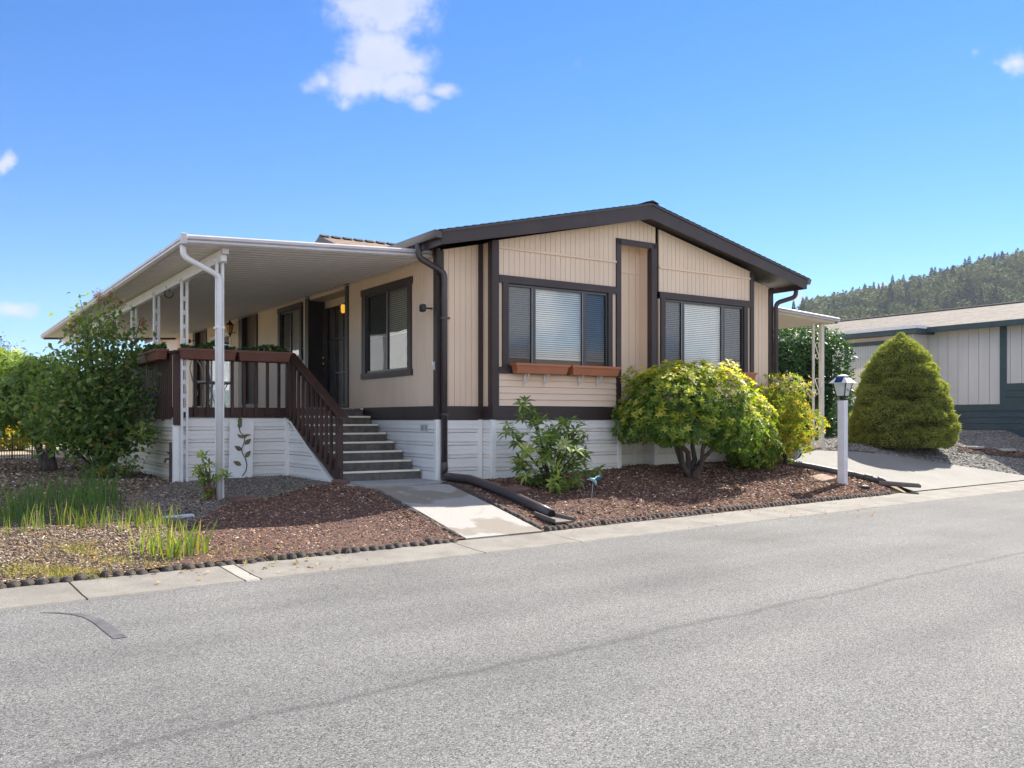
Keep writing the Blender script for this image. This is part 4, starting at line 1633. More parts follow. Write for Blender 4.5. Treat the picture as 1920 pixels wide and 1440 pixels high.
mb = MB(FH)
zz0, zz1 = cz(CW), cz(0)
pr = roll_profile()
pr2 = [(CV0 + .02 - a, b - .02) for a, b in pr]
mb.add([(CW - .02, v_, cz(CW) + b) for v_, b in pr2] + [(-.03, v_, cz(0) + b) for v_, b in pr2], [tuple(range(len(pr2))), tuple(range(len(pr2), 2 * len(pr2)))] + [(i, (i + 1) % len(pr2), len(pr2) + (i + 1) % len(pr2), len(pr2) + i) for i in range(len(pr2))])
build('front_fascia', mb, MOULD, parent=can)
mb = MB(FH)
pr3 = [(CW - a, b - .02 + cz(CW)) for a, b in pr]
mb.prism([(u_, CV0 - .02, z_) for u_, z_ in pr3], (0, CV1 - CV0 + .06, 0))
build('outer_gutter', mb, MOULD, parent=can)
hb('corner_cap', MOULD, can, (CW - .085, CW - .01, CV0 - .065, CV0 + .0, cz(CW) - .025, cz(CW) + .115), bevel=.006)
mb = MB(FH)
mb.hexa([(CW, CV1 - .02, cz(CW) - .05), (-.02, CV1 - .02, cz(0) - .05), (-.02, CV1 + .02, cz(0) - .05), (CW, CV1 + .02, cz(CW) - .05), (CW, CV1 - .02, cz(CW) + .03), (-.02, CV1 - .02, cz(0) + .03), (-.02, CV1 + .02, cz(0) + .03), (CW, CV1 + .02, cz(CW) + .03)])
build('rear_fascia', mb, BROWN, parent=can)
hb('wall_hanger', WHITEM, can, (-.05, -.024, CV0 + .05, CV1, cz(0) - .035, cz(0) - .0305))
# beam
BU = -3.10
hb('beam', WHITEM, can, (BU - .04, BU + .04, CV0 + .16, CV1 - .1, cz(BU) - .19, cz(BU) - .03), bevel=.006)
hb('beam_tip', MOULD, can, (BU - .045, BU + .045, CV0 + .08, CV0 + .16, cz(BU) - .10, cz(BU) - .03))
for k in range(8):
    v_ = .52 + 1.96 * k
    p = H(BU - .01, v_)
    zb = gzf(p.x, p.y) - .05
    zt = cz(BU) - .17
    # two slim uprights with a narrow pierced web between them
    mb = MB(FH)
    mb.box(BU - .055, BU - .022, v_ - .026, v_ + .026, zb, zt)
    mb.box(BU + .022, BU + .055, v_ - .026, v_ + .026, zb, zt)
    for q in range(12):
        zq = zb + .5 + q * (zt - zb - .6) / 12
        mb.box(BU - .0225, BU + .0225, v_ + .0, v_ + .01, zq, zq + .07)
    po = build('post', mb, WHITEM, parent=can)
    hb('post_bracket', WHITEM, po, (BU - .085, BU + .085, v_ - .035, v_ + .035, zt - .01, zt + .035))
# white downspout on the first post
mb = MB(FH)
g = H(BU, .44)
mb.tube(arc_path([(CW - .02, CV0 + .12, cz(CW) - .02), (CW - .02, CV0 + .12, cz(CW) - .16), (BU - .03, .40, 3.33), (BU - .03, .43, gzf(g.x, g.y) - .03)], 0.08), .040, 8)
dn = build('downspout', mb, WHITEM, parent=can, smooth=True)
hb('strap', WHITEM, dn, (BU - .085, BU + .03, .375, .50, 2.62, 2.65))
# little hanging ornament on the beam
hp = onu(319, 537, BU + .02)
mb = MB(FH)
mb.tube([(BU, hp.y, cz(BU) - .19), (BU, hp.y, hp.z + .02)], .004, 5)
mb.tube([(BU + .07 * math.cos(a), hp.y, hp.z - .12 + .07 * math.sin(a)) for a in np.linspace(2.6, 6.6, 12)], .008, 6)
orn = build('hanging_ornament', mb, BLACKM, origin=H(BU, hp.y, hp.z), rz=AH, smooth=True, label='small hook ornament with green glass hanging from the canopy beam', cat='ornament')
mb = MB(FH)
mb.lathe([(.01, -.06), (.045, -.03), (.05, .01), (.015, .04)], (BU, hp.y, hp.z - .02), 10)
build('glass_bulb', mb, mat('green_glass', (.12, .34, .27), .15, .1), parent=orn, smooth=True)

# ================================================================== DECK
DV0, DV1, DU = 2.58, 11.5, -3.20
DZ = 1.58
deck = empty('deck', H(-1.6, 2.6, .44), AH, label='dark red brown stained deck with railing and white skirting', cat='deck')
for k in range(int((-DU - .06) / .14)):
    u0 = DU + .02 + k * .14
    hb('deck_board', CARPET, deck, (u0, u0 + .132, DV0, DV1, DZ - .035, DZ))
hb('rim_joist', DECKB, deck, (DU, -1.40, DV0 - .04, DV0, 1.425, DZ - .002), bevel=.004)
hb('rim_joist', DECKB, deck, (DU - .04, DU, DV0 - .04, DV1, 1.425, DZ - .002), bevel=.004)
# front rail
RT = 2.42
hb('rail_cap', DECKB, deck, (DU - .06, -1.36, DV0 - .10, DV0 + .05, RT, RT + .04), bevel=.005)
hb('rail_board', DECKB, deck, (DU, -1.42, DV0 + .005, DV0 + .04, RT - .10, RT - .001))
nb = 9
for k in range(nb):
    u0 = DU + .06 + k * (1.72 / nb)
    hb('baluster', DECKB, deck, (u0, u0 + .045, DV0 - .085, DV0 - .041, 1.44, RT - .002), bevel=.004)
hb('rail_post', DECKB, deck, (DU - .05, DU + .05, DV0 - .09, DV0 + .01, 1.30, RT - .001), bevel=.004)
hb('rail_post', DECKB, deck, (-1.46, -1.36, DV0 - .10, DV0, 1.40, RT - .001), bevel=.004)
# left side: close set slats
hb('rail_cap', DECKB, deck, (DU - .10, DU + .05, DV0 + .06, DV1, RT, RT + .04), bevel=.005)
for k in range(66):
    v0 = DV0 + .06 + k * .135
    hb('side_slat', DECKB, deck, (DU - .062, DU - .042, v0, v0 + .09, 1.40, RT - .001))
# skirting round the deck
dsk = hb('skirting', GROOVE, deck, (DU + .03, -1.5, DV0 + .02, DV0 + .2, .3, 1.40), (DU + .03, DU + .2, DV0 + .2, DV1, .3, 1.40))
skirting(dsk, (DU, DV0), (-1.44, DV0), (0, -1), .34, 1.415)
skirting(dsk, (DU, DV1), (DU, DV0), (-1, 0), .34, 1.40, m=VINYLY)
post_trim(dsk, DU, DV0, .10, .30, 1.42)
post_trim(dsk, -1.43, DV0, .085, .34, 1.42)
# skirting panel below the stair rail: cut along the slope
ST_B, ST_T = .36, 2.58
SR = 1.0


def slope_end(zz):
    f = (zz - .30) / (1.40 - .30)
    return (DV0 - ST_B) * (1 - f)


skirting(dsk, (-1.40, DV0), (-1.40, ST_B), (-1, 0), .26, 1.40, endf=slope_end)
mb = MB(FH)
mb.hexa([(-1.425, ST_B, .26), (-1.395, ST_B, .26), (-1.395, DV0, 1.38), (-1.425, DV0, 1.38), (-1.425, ST_B, .30), (-1.395, ST_B, .30), (-1.395, DV0, 1.44), (-1.425, DV0, 1.44)])
build('slope_trim', mb, VINYL, parent=dsk)

# ================================================================== STAIRS
zg = zl
st = empty('entry_stairs', H(-.7, .55, zg), AH, label='eight carpeted grey steps with pale metal nosings up to the door', cat='stairs')
NS = 8
rise = (DZ - zg) / NS
run = (2.60 - .46) / 7
for k in range(NS):
    v0 = .46 + k * run
    z1 = zg + (k + 1) * rise
    ub = -.02 - .012
    s_ = hb('step', CARPET, st, (-1.36, -.05, v0, v0 + run + .06 if k < 7 else 3.3, z1 - rise - .02, z1), bevel=.006)
    hb('nosing', NOSING, s_, (-1.355, -.055, v0 - .012, v0 + .028, z1 - .024, z1 + .005))
# sloping rail
rail = empty('stair_railing', H(-1.40, .4, zg), AH, label='dark brown sloping stair handrail with square balusters', cat='railing')
ru = -1.40
RB, RTt = (.42, 1.44), (2.52, 2.44)       # (v, z) of lower and upper end of the handrail


def rail_z(v_):
    f = (v_ - RB[0]) / (RTt[0] - RB[0])
    return RB[1] + (RTt[1] - RB[1]) * f


mb = MB(FH)
v0, v1 = .30, 2.56
mb.hexa([(ru - .05, v0, rail_z(v0)), (ru + .10, v0, rail_z(v0)), (ru + .10, v1, rail_z(v1)), (ru - .05, v1, rail_z(v1)), (ru - .05, v0, rail_z(v0) + .04), (ru + .10, v0, rail_z(v0) + .04), (ru + .10, v1, rail_z(v1) + .04), (ru - .05, v1, rail_z(v1) + .04)])
build('handrail', mb, DECKB, parent=rail, bevel=.005)
mb = MB(FH)
mb.hexa([(ru - .01, v0 + .06, rail_z(v0 + .06) - .10), (ru + .03, v0 + .06, rail_z(v0 + .06) - .10), (ru + .03, v1, rail_z(v1) - .10), (ru - .01, v1, rail_z(v1) - .10), (ru - .01, v0 + .06, rail_z(v0 + .06) - .001), (ru + .03, v0 + .06, rail_z(v0 + .06) - .001), (ru + .03, v1, rail_z(v1) - .001), (ru - .01, v1, rail_z(v1) - .001)])
build('subrail', mb, DECKB, parent=rail)
mb = MB(FH)
mb.hexa([(ru - .02, ST_B, zg - .03), (ru + .03, ST_B, zg - .03), (ru + .03, DV0 - .05, 1.32), (ru - .02, DV0 - .05, 1.32), (ru - .02, ST_B, zg + .20), (ru + .03, ST_B, zg + .20), (ru + .03, DV0 - .05, 1.56), (ru - .02, DV0 - .05, 1.56)])
build('stringer', mb, DECKB, parent=rail)
for k in range(10):
    v_ = .62 + k * .195
    zb = zg + .05 + (1.38 - zg) * (v_ - ST_B) / (DV0 - .05 - ST_B)
    hb('baluster', DECKB, rail, (ru - .066, ru - .022, v_ - .022, v_ + .022, zb, rail_z(v_ - .02) - .003), bevel=.004)
hb('newel_post', DECKB, rail, (ru - .045, ru + .045, .38, .47, zg - .06, rail_z(.38) - .001), bevel=.005)


# ================================================================== PLANTERS
def planter(frame, L_, H_, D_, m, label, group, foliage=None, name='planter_box', brackets=None):
    """trough with sloped ends; frame origin at the back bottom centre, x along, -y towards the viewer"""
    o0 = frame @ Vector((0, 0, 0))
    root = empty(name, o0, label=label, cat='planter', group=group)
    mb = MB(frame)
    b = L_ / 2
    bt = b + .03
    mb.hexa([(-b, -.02, 0), (-b, -D_ + .03, 0), (b, -D_ + .03, 0), (b, -.02, 0), (-bt, 0, H_), (-bt, -D_, H_), (bt, -D_, H_), (bt, 0, H_)])
    build('trough', mb, m, parent=root, bevel=.006)
    mb = MB(frame)
    r = .012
    mb.box(-bt - r, bt + r, -D_ - r, -D_ + .002, H_ - .028, H_ + .006)
    mb.box(-bt - r, bt + r, -.002, r, H_ - .028, H_ + .006)
    mb.box(-bt - r, -bt + .002, -D_, 0, H_ - .028, H_ + .006)
    mb.box(bt - .002, bt + r, -D_, 0, H_ - .028, H_ + .006)
    build('rim', mb, m, parent=root)
    if foliage:
        n, hgt, mm = foliage
        x = rng.uniform(-b, b, n)
        y = rng.uniform(-D_ + .02, -.02, n)
        dens = .5 + .5 * np.sin(x * 9 + rng.uniform(0, 6))
        z = H_ + rng.uniform(-.01, hgt, n) * (.35 + .65 * dens)
        P = np.stack([x, y, z], 1)
        A = np.stack([rng.normal(0, .6, n), rng.normal(0, .6, n), rng.uniform(.2, 1, n)], 1)
        v, f, t = whorls(P, A, 5, .05, .03, tint=rng.uniform(.2, .9, n))
        Mf = np.array(Matrix.Translation(-o0) @ frame)
        v = v @ Mf[:3, :3].T + Mf[:3, 3]
        link('foliage', fastmesh('foliage', v, f, mm, t), root)
    for bx in brackets or ():
        mb = MB(frame)
        mb.box(bx - .010, bx + .010, -.012, .0, -.17, -.002)
        mb.box(bx - .010, bx + .010, -D_ + .05, -.012, -.014, -.002)
        mb.hexa([(bx - .006, -.012, -.14), (bx + .006, -.012, -.14), (bx + .006, -.03, -.14), (bx - .006, -.03, -.14), (bx - .006, -D_ * .6, -.015), (bx + .006, -D_ * .6, -.015), (bx + .006, -D_ * .6 - .02, -.015), (bx - .006, -D_ * .6 - .02, -.015)])
        build('bracket', mb, WHITEM, parent=root)
    return root


GR = 'brown planter boxes hung along the deck rail'
fr = FH @ Matrix.Translation((-2.76, DV0 - .10, RT - .10))
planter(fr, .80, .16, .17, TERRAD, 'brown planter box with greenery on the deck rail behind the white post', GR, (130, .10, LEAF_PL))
fr = FH @ Matrix.Translation((-1.88, DV0 - .10, RT - .10))
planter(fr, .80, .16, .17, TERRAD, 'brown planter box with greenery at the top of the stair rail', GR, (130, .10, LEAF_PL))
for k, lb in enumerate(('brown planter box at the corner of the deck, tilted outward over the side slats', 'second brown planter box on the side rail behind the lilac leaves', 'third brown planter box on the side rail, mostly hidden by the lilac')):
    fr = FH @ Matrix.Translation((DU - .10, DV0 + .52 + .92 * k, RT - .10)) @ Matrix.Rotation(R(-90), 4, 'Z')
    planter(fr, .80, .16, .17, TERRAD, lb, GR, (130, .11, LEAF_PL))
GW = 'terracotta window boxes under the front windows'
for (u0, u1, lb) in ((1.09, 2.13, 'empty terracotta window box under the left half of the left front window'), (2.17, 3.19, 'empty terracotta window box under the right half of the left front window'), (4.42, 5.42, 'terracotta window box hidden behind the big rhododendron'), (5.46, 6.50, 'terracotta window box at the right end of the right front window')):
    fr = FH @ Matrix.Translation(((u0 + u1) / 2, -.333, 2.10))
    planter(fr, (u1 - u0) - .09, .15, .18, TERRA, lb, GW, brackets=(-.24, .14) if u0 < 4 else (-.2, .2), name='window_box')

# ================================================================== DECK FURNITURE
WIRE = mat('white_wire_iron', (.72, .72, .70), .5, .06, 8.)


def wire_chair(u, v, ang, label):
    fr = FH @ Matrix.Translation((u, v, DZ)) @ Matrix.Rotation(ang, 4, 'Z')
    root = empty('bistro_chair', fr @ Vector((0, 0, 0)), label=label, cat='chair')
    mb = MB(fr)
    mb.lathe([(.17, 0), (.19, .012), (.19, .03), (.17, .04)], (0, 0, .44), 18)
    build('seat', mb, WIRE, parent=root, smooth=True)
    for a in (.8, 2.35, 3.95, 5.5):
        mb = MB(fr)
        mb.tube([(.15 * math.cos(a), .15 * math.sin(a), .44), (.12 * math.cos(a), .12 * math.sin(a), .25), (.21 * math.cos(a), .21 * math.sin(a), 0)], .010, 6)
        build('leg', mb, WIRE, parent=root, smooth=True)
    mb = MB(fr)
    mb.tube([(-.17, .08, .46), (-.18, .17, .70), (-.10, .21, .90), (0, .22, .95), (.10, .21, .90), (.18, .17, .70), (.17, .08, .46)], .011, 6)
    mb.tube([(-.07, .14, .46), (-.08, .2, .7), (0, .215, .84), (.08, .2, .7), (.07, .14, .46)], .008, 6)
    build('backrest', mb, WIRE, parent=root, smooth=True)


wire_chair(-2.35, 4.2, 2.3, 'white wire bistro chair on the deck seen through the balusters')
fr = FH @ Matrix.Translation((-1.95, 4.9, DZ))
tb = empty('bistro_table', fr @ Vector((0, 0, 0)), label='small round white wire table on the deck behind the railing', cat='table')
mb = MB(fr)
mb.lathe([(.28, 0), (.30, .01), (.30, .03), (.28, .04)], (0, 0, .46), 20)
build('tabletop', mb, WIRE, parent=tb, smooth=True)
for a in (.4, 1.97, 3.54, 5.1):
    mb = MB(fr)
    mb.tube([(.24 * math.cos(a), .24 * math.sin(a), .46), (.10 * math.cos(a), .10 * math.sin(a), .25), (.22 * math.cos(a), .22 * math.sin(a), 0)], .010, 6)
    build('leg', mb, WIRE, parent=tb, smooth=True)

# ================================================================== WALL ART
a0 = onv(431, 895, DV0 - .16)
aw, ah = .40, .92
fr = FH @ Matrix.Translation((-2.26, DV0 - .20, gzf(*H(-2.26, DV0 - .20).xy) + .005)) @ Matrix.Rotation(R(4), 4, 'Y') @ Matrix.Rotation(R(-8), 4, 'X')
art = empty('wall_art_panel', fr @ Vector((0, 0, 0)), label='white board with metal leaf vine and bird leaning on the skirting', cat='art panel')
mb = MB(fr)
mb.box(-.19, .19, -.014, .014, 0, .93)
build('board', mb, ARTW, parent=art, bevel=.004)
stem = [(.02, .04), (.075, .12), (.09, .22), (.06, .33), (.01, .41), (.0, .48), (.03, .56), (.045, .64), (.02, .70), (-.03, .74), (-.05, .80), (-.05, .86)]
mb = MB(fr)
mb.tube([(x, -.022, z) for x, z in stem], .007, 6)
build('stem', mb, ARTS, parent=art, smooth=True)


def art_leaf(x, z, ang, L_=.10, W_=.05):
    mb = MB(fr @ Matrix.Translation((x, -.026, z)) @ Matrix.Rotation(-ang, 4, 'Y'))
    out_ = [(0, 0), (L_ * .3, W_ * .45), (L_ * .6, W_ * .42), (L_, 0), (L_ * .6, -W_ * .42), (L_ * .3, -W_ * .45)]
    mb.prism([(a, 0, b) for a, b in out_], (0, .006, 0))
    l_ = build('leaf', mb, ARTS, parent=art)
    mb = MB(fr @ Matrix.Translation((x, -.030, z)) @ Matrix.Rotation(-ang, 4, 'Y'))
    mb.prism([(.012 + a * .8, 0, b * .72) for a, b in out_], (0, .004, 0))
    build('leaf_inlay', mb, ARTG, parent=l_)


for (x, z, an) in ((-.055, .80, 1.35), (.045, .55, .75), (.005, .45, 2.65), (.06, .34, .95), (.0, .215, 2.75), (-.05, .865, 1.45)):
    art_leaf(x, z, an, .14, .075)
mb = MB(fr)
mb.prism([(-.075, -.032, .715), (-.06, -.032, .665), (-.01, -.032, .645), (.05, -.032, .655), (.085, -.032, .69), (.14, -.032, .705), (.14, -.032, .715), (.07, -.032, .715), (.0, -.032, .695), (-.045, -.032, .70)], (0, .012, 0))
build('bird', mb, ARTG, parent=art)


# ================================================================== PLANTS
def limbs(base, targets, r0, mbt, wig=.12, n=6, r1=.012, rise=.35):
    for tg in targets:
        tg = Vector(tg)
        b = Vector(base) + Vector((random.uniform(-.05, .05), random.uniform(-.05, .05), -.06))
        mid = b.lerp(tg, rise) + Vector((0, 0, .12 * (tg - b).length))
        pts, rad = [], []
        for i in range(n + 1):
            f = i / n
            p = (b * (1 - f) ** 2) + mid * (2 * f * (1 - f)) + tg * f * f
            w = wig * math.sin(f * math.pi)
            p = p + Vector((random.uniform(-w, w), random.uniform(-w, w), random.uniform(-w, w))) * .45
            pts.append(p)
            rad.append(r0 * (1 - f) ** 1.1 + r1 * f)
        mbt.tube(pts, rad, 6)


def shell_points(n, c, r, lump=.18, inner=.35, zmin=-.75, seed=1):
    """points through the outer part of a lumpy ellipsoid, with outward axes"""
    g = np.random.default_rng(seed)
    d = unit(g.normal(size=(n * 3, 3)))
    d = d[d[:, 2] > zmin][:n]
    ph = g.uniform(0, 6.28, 6)
    k = 1 + lump * (np.sin(d[:, 0] * 5 + ph[0]) * np.sin(d[:, 1] * 4.3 + ph[1]) + .7 * np.sin(d[:, 2] * 6 + ph[2] + d[:, 0] * 3)) + lump * .5 * np.sin(d[:, 1] * 11 + ph[3]) * np.sin(d[:, 0] * 10 + ph[4])
    f = 1 - inner * g.random(len(d)) ** 2.2
    p = d * (k * f)[:, None] * np.array(r) + np.array(c)
    return p, unit(d * (1 / np.array(r))), f


def to_local(v, o):
    return v - np.array(o)


def shrub(name, base, label, cat, parts, trunk_m=BARK, trunk=None, group=None):
    """parts: list of (crown name, verts, faces, tint, material) in world coordinates"""
    root = empty(name, base, label=label, cat=cat, group=group)
    if trunk is not None:
        build('trunk', trunk, trunk_m, parent=root, smooth=True)
    for (nm, v, f, t, m) in parts:
        o_ = link(nm, fastmesh(nm, to_local(v, base), f, m, t), root)
        if nm == 'flower_heads':
            o_['kind'] = 'stuff'
    return root


def cat_(arrs):
    vs, fs, ts_, off = [], [], [], 0
    for v, f, t in arrs:
        vs.append(v)
        fs.append(f + off)
        ts_.append(t)
        off += len(v)
    return np.concatenate(vs), np.concatenate(fs), np.concatenate(ts_)


SUNV = np.array(SUN_DIR)


def rhodo_crown(ells, n_each, L_, W_, seed, nl=7, up=.45, ybias=.0, inner=.3, zmin=-.6, yellow=.35):
    arrs = []
    for i, (c, r) in enumerate(ells):
        P, A, f = shell_points(n_each[i], c, r, .14, inner, zmin, seed + i)
        # keep only what is not deep inside a neighbouring lobe
        for j, (c2, r2) in enumerate(ells):
            if j != i:
                q = np.linalg.norm((P - np.array(c2)) / np.array(r2), axis=1)
                k = q > .72
                P, A, f = P[k], A[k], f[k]
        A = unit(A + np.array([0, 0, up]) + rng.normal(0, .18, A.shape))
        # new growth plus painted sunlight: outer, upper and up-facing leaves get yellower tint
        top_tint = np.clip((f - .8) * 3, 0, 1) * rng.beta(1.3, 1.6, len(P)) + .5 * np.clip(A[:, 2] - .3, 0, 1) * rng.random(len(P))
        tint = np.clip(.16 + yellow * 1.6 * top_tint + .45 * yellow * np.clip((P[:, 2] - c[2]) / r[2], -.2, 1), 0, 1)
        arrs.append(whorls(P, A, nl, L_, W_, 1.05, .22, tint))
    return cat_(arrs)


# --- the big rhododendron in the front bed
b = at(1298, 897)
k = b.y / F_PX


def W(px, py, dy=0.):
    """point at the depth of b (+dy) seen at the pixel"""
    return np.array(atd(px, py, b.y + dy))


def ell(px, py, rx, rz_, ry, dy=0.):
    s_ = (b.y + dy) / F_PX
    return (W(px, py, dy), (rx * s_, ry, rz_ * s_))


ells = [ell(1262, 762, 104, 74, .80), ell(1338, 765, 70, 78, .7, .1), ell(1222, 796, 68, 50, .6, -.1), ell(1372, 806, 54, 56, .55, .2), ell(1270, 722, 74, 42, .6, .1), ell(1290, 806, 80, 36, .55, -.35)]
v, f, t = rhodo_crown(ells, (1050, 800, 480, 480, 420, 420), .088, .034, 11, yellow=.62, zmin=-.75)
tr = MB()
limbs(b, [W(1225, 770), W(1262, 740), W(1300, 760, .2), W(1345, 770, -.1), W(1375, 790, .2), W(1245, 790, -.3), W(1330, 800, -.3)], .062, tr, .16)
shrub('rhododendron', b, 'large rounded rhododendron with bare twisted trunks in the front bed', 'shrub', [('crown', v, f, t, LEAF_RH)], BARK, tr)
# dark inner suckers at its foot
# --- the second rhododendron right of it
b = at(1412, 882)
ells = [ell(1412, 800, 40, 56, .48), ell(1398, 840, 38, 38, .45, -.15), ell(1430, 838, 34, 36, .42, .1)]
v, f, t = rhodo_crown(ells, (560, 380, 330), .085, .032, 31, zmin=-.95, yellow=.72)
tr = MB()
limbs(b, [W(1420, 800), W(1400, 830), W(1440, 830)], .03, tr)
shrub('rhododendron', b, 'smaller leafy rhododendron between the big one and the nandina', 'shrub', [('crown', v, f, t, LEAF_RH)], BARKD, tr)
# --- nandina by the driveway corner
b = at(1470, 868)
ells = [ell(1462, 756, 54, 50, .55), ell(1484, 798, 52, 58, .55), ell(1452, 826, 46, 42, .5)]
arrs, fl = [], []
for i, (c, r) in enumerate(ells):
    P, A, ff = shell_points(760, c, r, .22, .55, -.9, 50 + i)
    A = unit(A + rng.normal(0, .35, A.shape) + np.array([0, 0, .3]))
    arrs.append(whorls(P, A, 5, .075, .024, .9, .35, np.clip(rng.beta(1.6, 1.8, len(P)) + .05, 0, 1)))
v, f, t = cat_(arrs)
P = np.concatenate([W(px, py) + rng.normal(0, .05, (46, 3)) for px, py in ((1480, 712), (1502, 722), (1455, 716), (1520, 735), (1470, 728))])
fv, ff_, ft = whorls(P, unit(rng.normal(0, 1, P.shape) + [0, 0, .6]), 3, .035, .02, 1., .4, rng.random(len(P)))
tr = MB()
limbs(b, [W(1466, 760), W(1482, 800), W(1450, 790), W(1495, 770), W(1462, 740)], .016, tr, .05)
shrub('nandina', b, 'yellow green feathery shrub with pinkish tips beside the driveway', 'shrub', [('crown', v, f, t, LEAF_NA), ('flower_heads', fv, ff_, ft, NANDF)], BARKD, tr)
# --- young rhododendron in front of the skirting
b = at(1036, 915)
tips, axs = [], []
for (px, py, dy) in ((985, 765, 0), (1000, 790, .05), (960, 815, -.1), (978, 822, 0), (1012, 790, .1), (1020, 815, -.05), (1005, 838, -.2), (1040, 820, 0), (1045, 845, -.15), (1062, 815, .1), (1075, 835, 0), (1082, 800, .1), (1090, 850, .05), (1020, 860, -.3), (1035, 875, -.25), (1070, 870, -.1), (985, 885, -.1), (978, 870, 0), (1000, 905, -.1), (1055, 895, -.2), (1045, 912, -.3), (1075, 905, -.1), (1060, 860, -.1), (1100, 885, .3), (1028, 895, -.1), (990, 850, 0), (1050, 800, .1), (1085, 825, .1), (1015, 830, -.3), (1065, 850, -.3), (1033, 845, .2), (1078, 862, .2)):
    for q in range(4):
        tips.append(W(px + rng.normal(0, 10), py + rng.normal(0, 10), dy + rng.normal(0, .14)))
        axs.append(np.array([rng.normal(0, .35), rng.normal(-.25, .3), rng.uniform(.6, 1.2)]))
tips, axs = np.array(tips), np.array(axs)
v, f, t = whorls(tips, axs, 9, .165, .050, 1.3, .28, np.clip(rng.beta(2, 2.2, len(tips)), 0, 1), curl=.32)
tr = MB()
limbs(b, [Vector(p) for p in tips[::9]], .026, tr, .06, r1=.006)
shrub('young_rhododendron', b, 'open green young rhododendron in front of the white skirting', 'shrub', [('crown', v, f, t, LEAF_SM)], BARKD, tr)
# --- potted looking small rhododendron by the first canopy post
b = at(396, 938)
tips, axs = [], []
for (px, py) in ((388, 858), (378, 880), (398, 878), (372, 895), (410, 888), (388, 892), (404, 902), (418, 895), (380, 905), (398, 922), (385, 928), (365, 888)):
    for q in range(3):
        tips.append(W(px + rng.normal(0, 5), py + rng.normal(0, 5), rng.normal(0, .08)))
        axs.append(np.array([rng.normal(0, .4), rng.normal(-.2, .3), rng.uniform(.6, 1.2)]))
tips, axs = np.array(tips), np.array(axs)
v, f, t = whorls(tips, axs, 7, .11, .036, 1.1, .25, np.clip(rng.beta(2, 2.4, len(tips)), 0, 1))
tr = MB()
limbs(b, [Vector(p) for p in tips[::4]], .034, tr, .03, r1=.006)
shrub('young_rhododendron', b, 'small rhododendron with a peeling stem at the foot of the first canopy post', 'shrub', [('crown', v, f, t, LEAF_SM)], mat('peeling_bark', (.27, .16, .10), .9, .4, 30., 1., 60), tr)

# --- lilac on the left: many grey stems, loose heart shaped leaves, tall shoots
b = at(192, 896)
stems = [(60, 770), (95, 730), (120, 700), (150, 740), (180, 700), (205, 690), (225, 740), (245, 700), (255, 770), (110, 800), (160, 790), (215, 790), (265, 730), (235, 800), (130, 760), (200, 750), (85, 690), (165, 690), (70, 720), (140, 660), (190, 640)]
tall = [(150, 562), (165, 590), (205, 575), (235, 610), (215, 570), (262, 605), (185, 600), (140, 610), (250, 640), (160, 640)]
tr = MB()
lp, la = [], []
for (px, py) in stems + tall:
    tgt = Vector(W(px, py, random.uniform(-.5, .4)))
    o = len(tr.v)
    limbs(b, [tgt], .026 if (px, py) in stems else .018, tr, .18, 7, .005, .3)
    n = 340 if (px, py) in stems else 95
    fr_ = rng.uniform(.42 if (px, py) in stems else .62, 1.0, n)
    b_ = np.array(b)
    pp = b_ + (np.array(tgt) - b_) * fr_[:, None]
    pp[:, 2] += .12 * np.sin(fr_ * 3.14)
    sp = .23 if (px, py) in stems else .095
    pp += rng.normal(0, sp, pp.shape) * (.35 + fr_[:, None] * .75)
    lp.append(pp)
lp = np.concatenate(lp)
lp = lp[lp[:, 2] > .75]
la = unit(rng.normal(0, 1, lp.shape) + np.array([0, -.3, -.25]))
nn = unit(rng.normal(0, .6, lp.shape) + np.array([0, -.2, 1.0]))
lv, lf, lt = [], [], []
v, f = leaf_arrays(lp, la, nn, rng.uniform(.07, .12, len(lp)), rng.uniform(.05, .085, len(lp)), .2, .2)
t = np.repeat(np.clip(rng.beta(2, 2.2, len(lp)) + np.where(rng.random(len(lp)) < .03, .4, 0), 0, 1), 5)
hp_ = np.concatenate([W(px, py) + rng.normal(0, .035, (60, 3)) * np.array([1, 1, 1.5]) for px, py in ((182, 553), (190, 560), (210, 556), (226, 566), (268, 605), (143, 600), (132, 618))])
hv, hf, ht = whorls(hp_, unit(rng.normal(0, 1, hp_.shape)), 3, .022, .014, 1., .4, rng.random(len(hp_)))
low = np.concatenate([W(px, py, -.4) + rng.normal(0, .10, (55, 3)) for px, py in ((170, 885), (195, 875), (235, 880), (210, 850), (265, 812))])
low = low[low[:, 2] > gz(low[:, 0], low[:, 1]) + .03]
v2, f2, t2 = whorls(low, unit(rng.normal(0, .7, low.shape) + [0, 0, .5]), 3, .08, .05, 1.1, .3, rng.beta(2, 2, len(low)))
v, f, t = cat_([(v, f, t), (v2, f2, t2)])
shrub('lilac_shrub', b, 'tall straggly lilac with many grey stems beside the deck corner', 'shrub', [('foliage', v, f, t, LEAF_LI), ('flower_heads', hv, hf, ht, BLOSS)], BARK, tr)
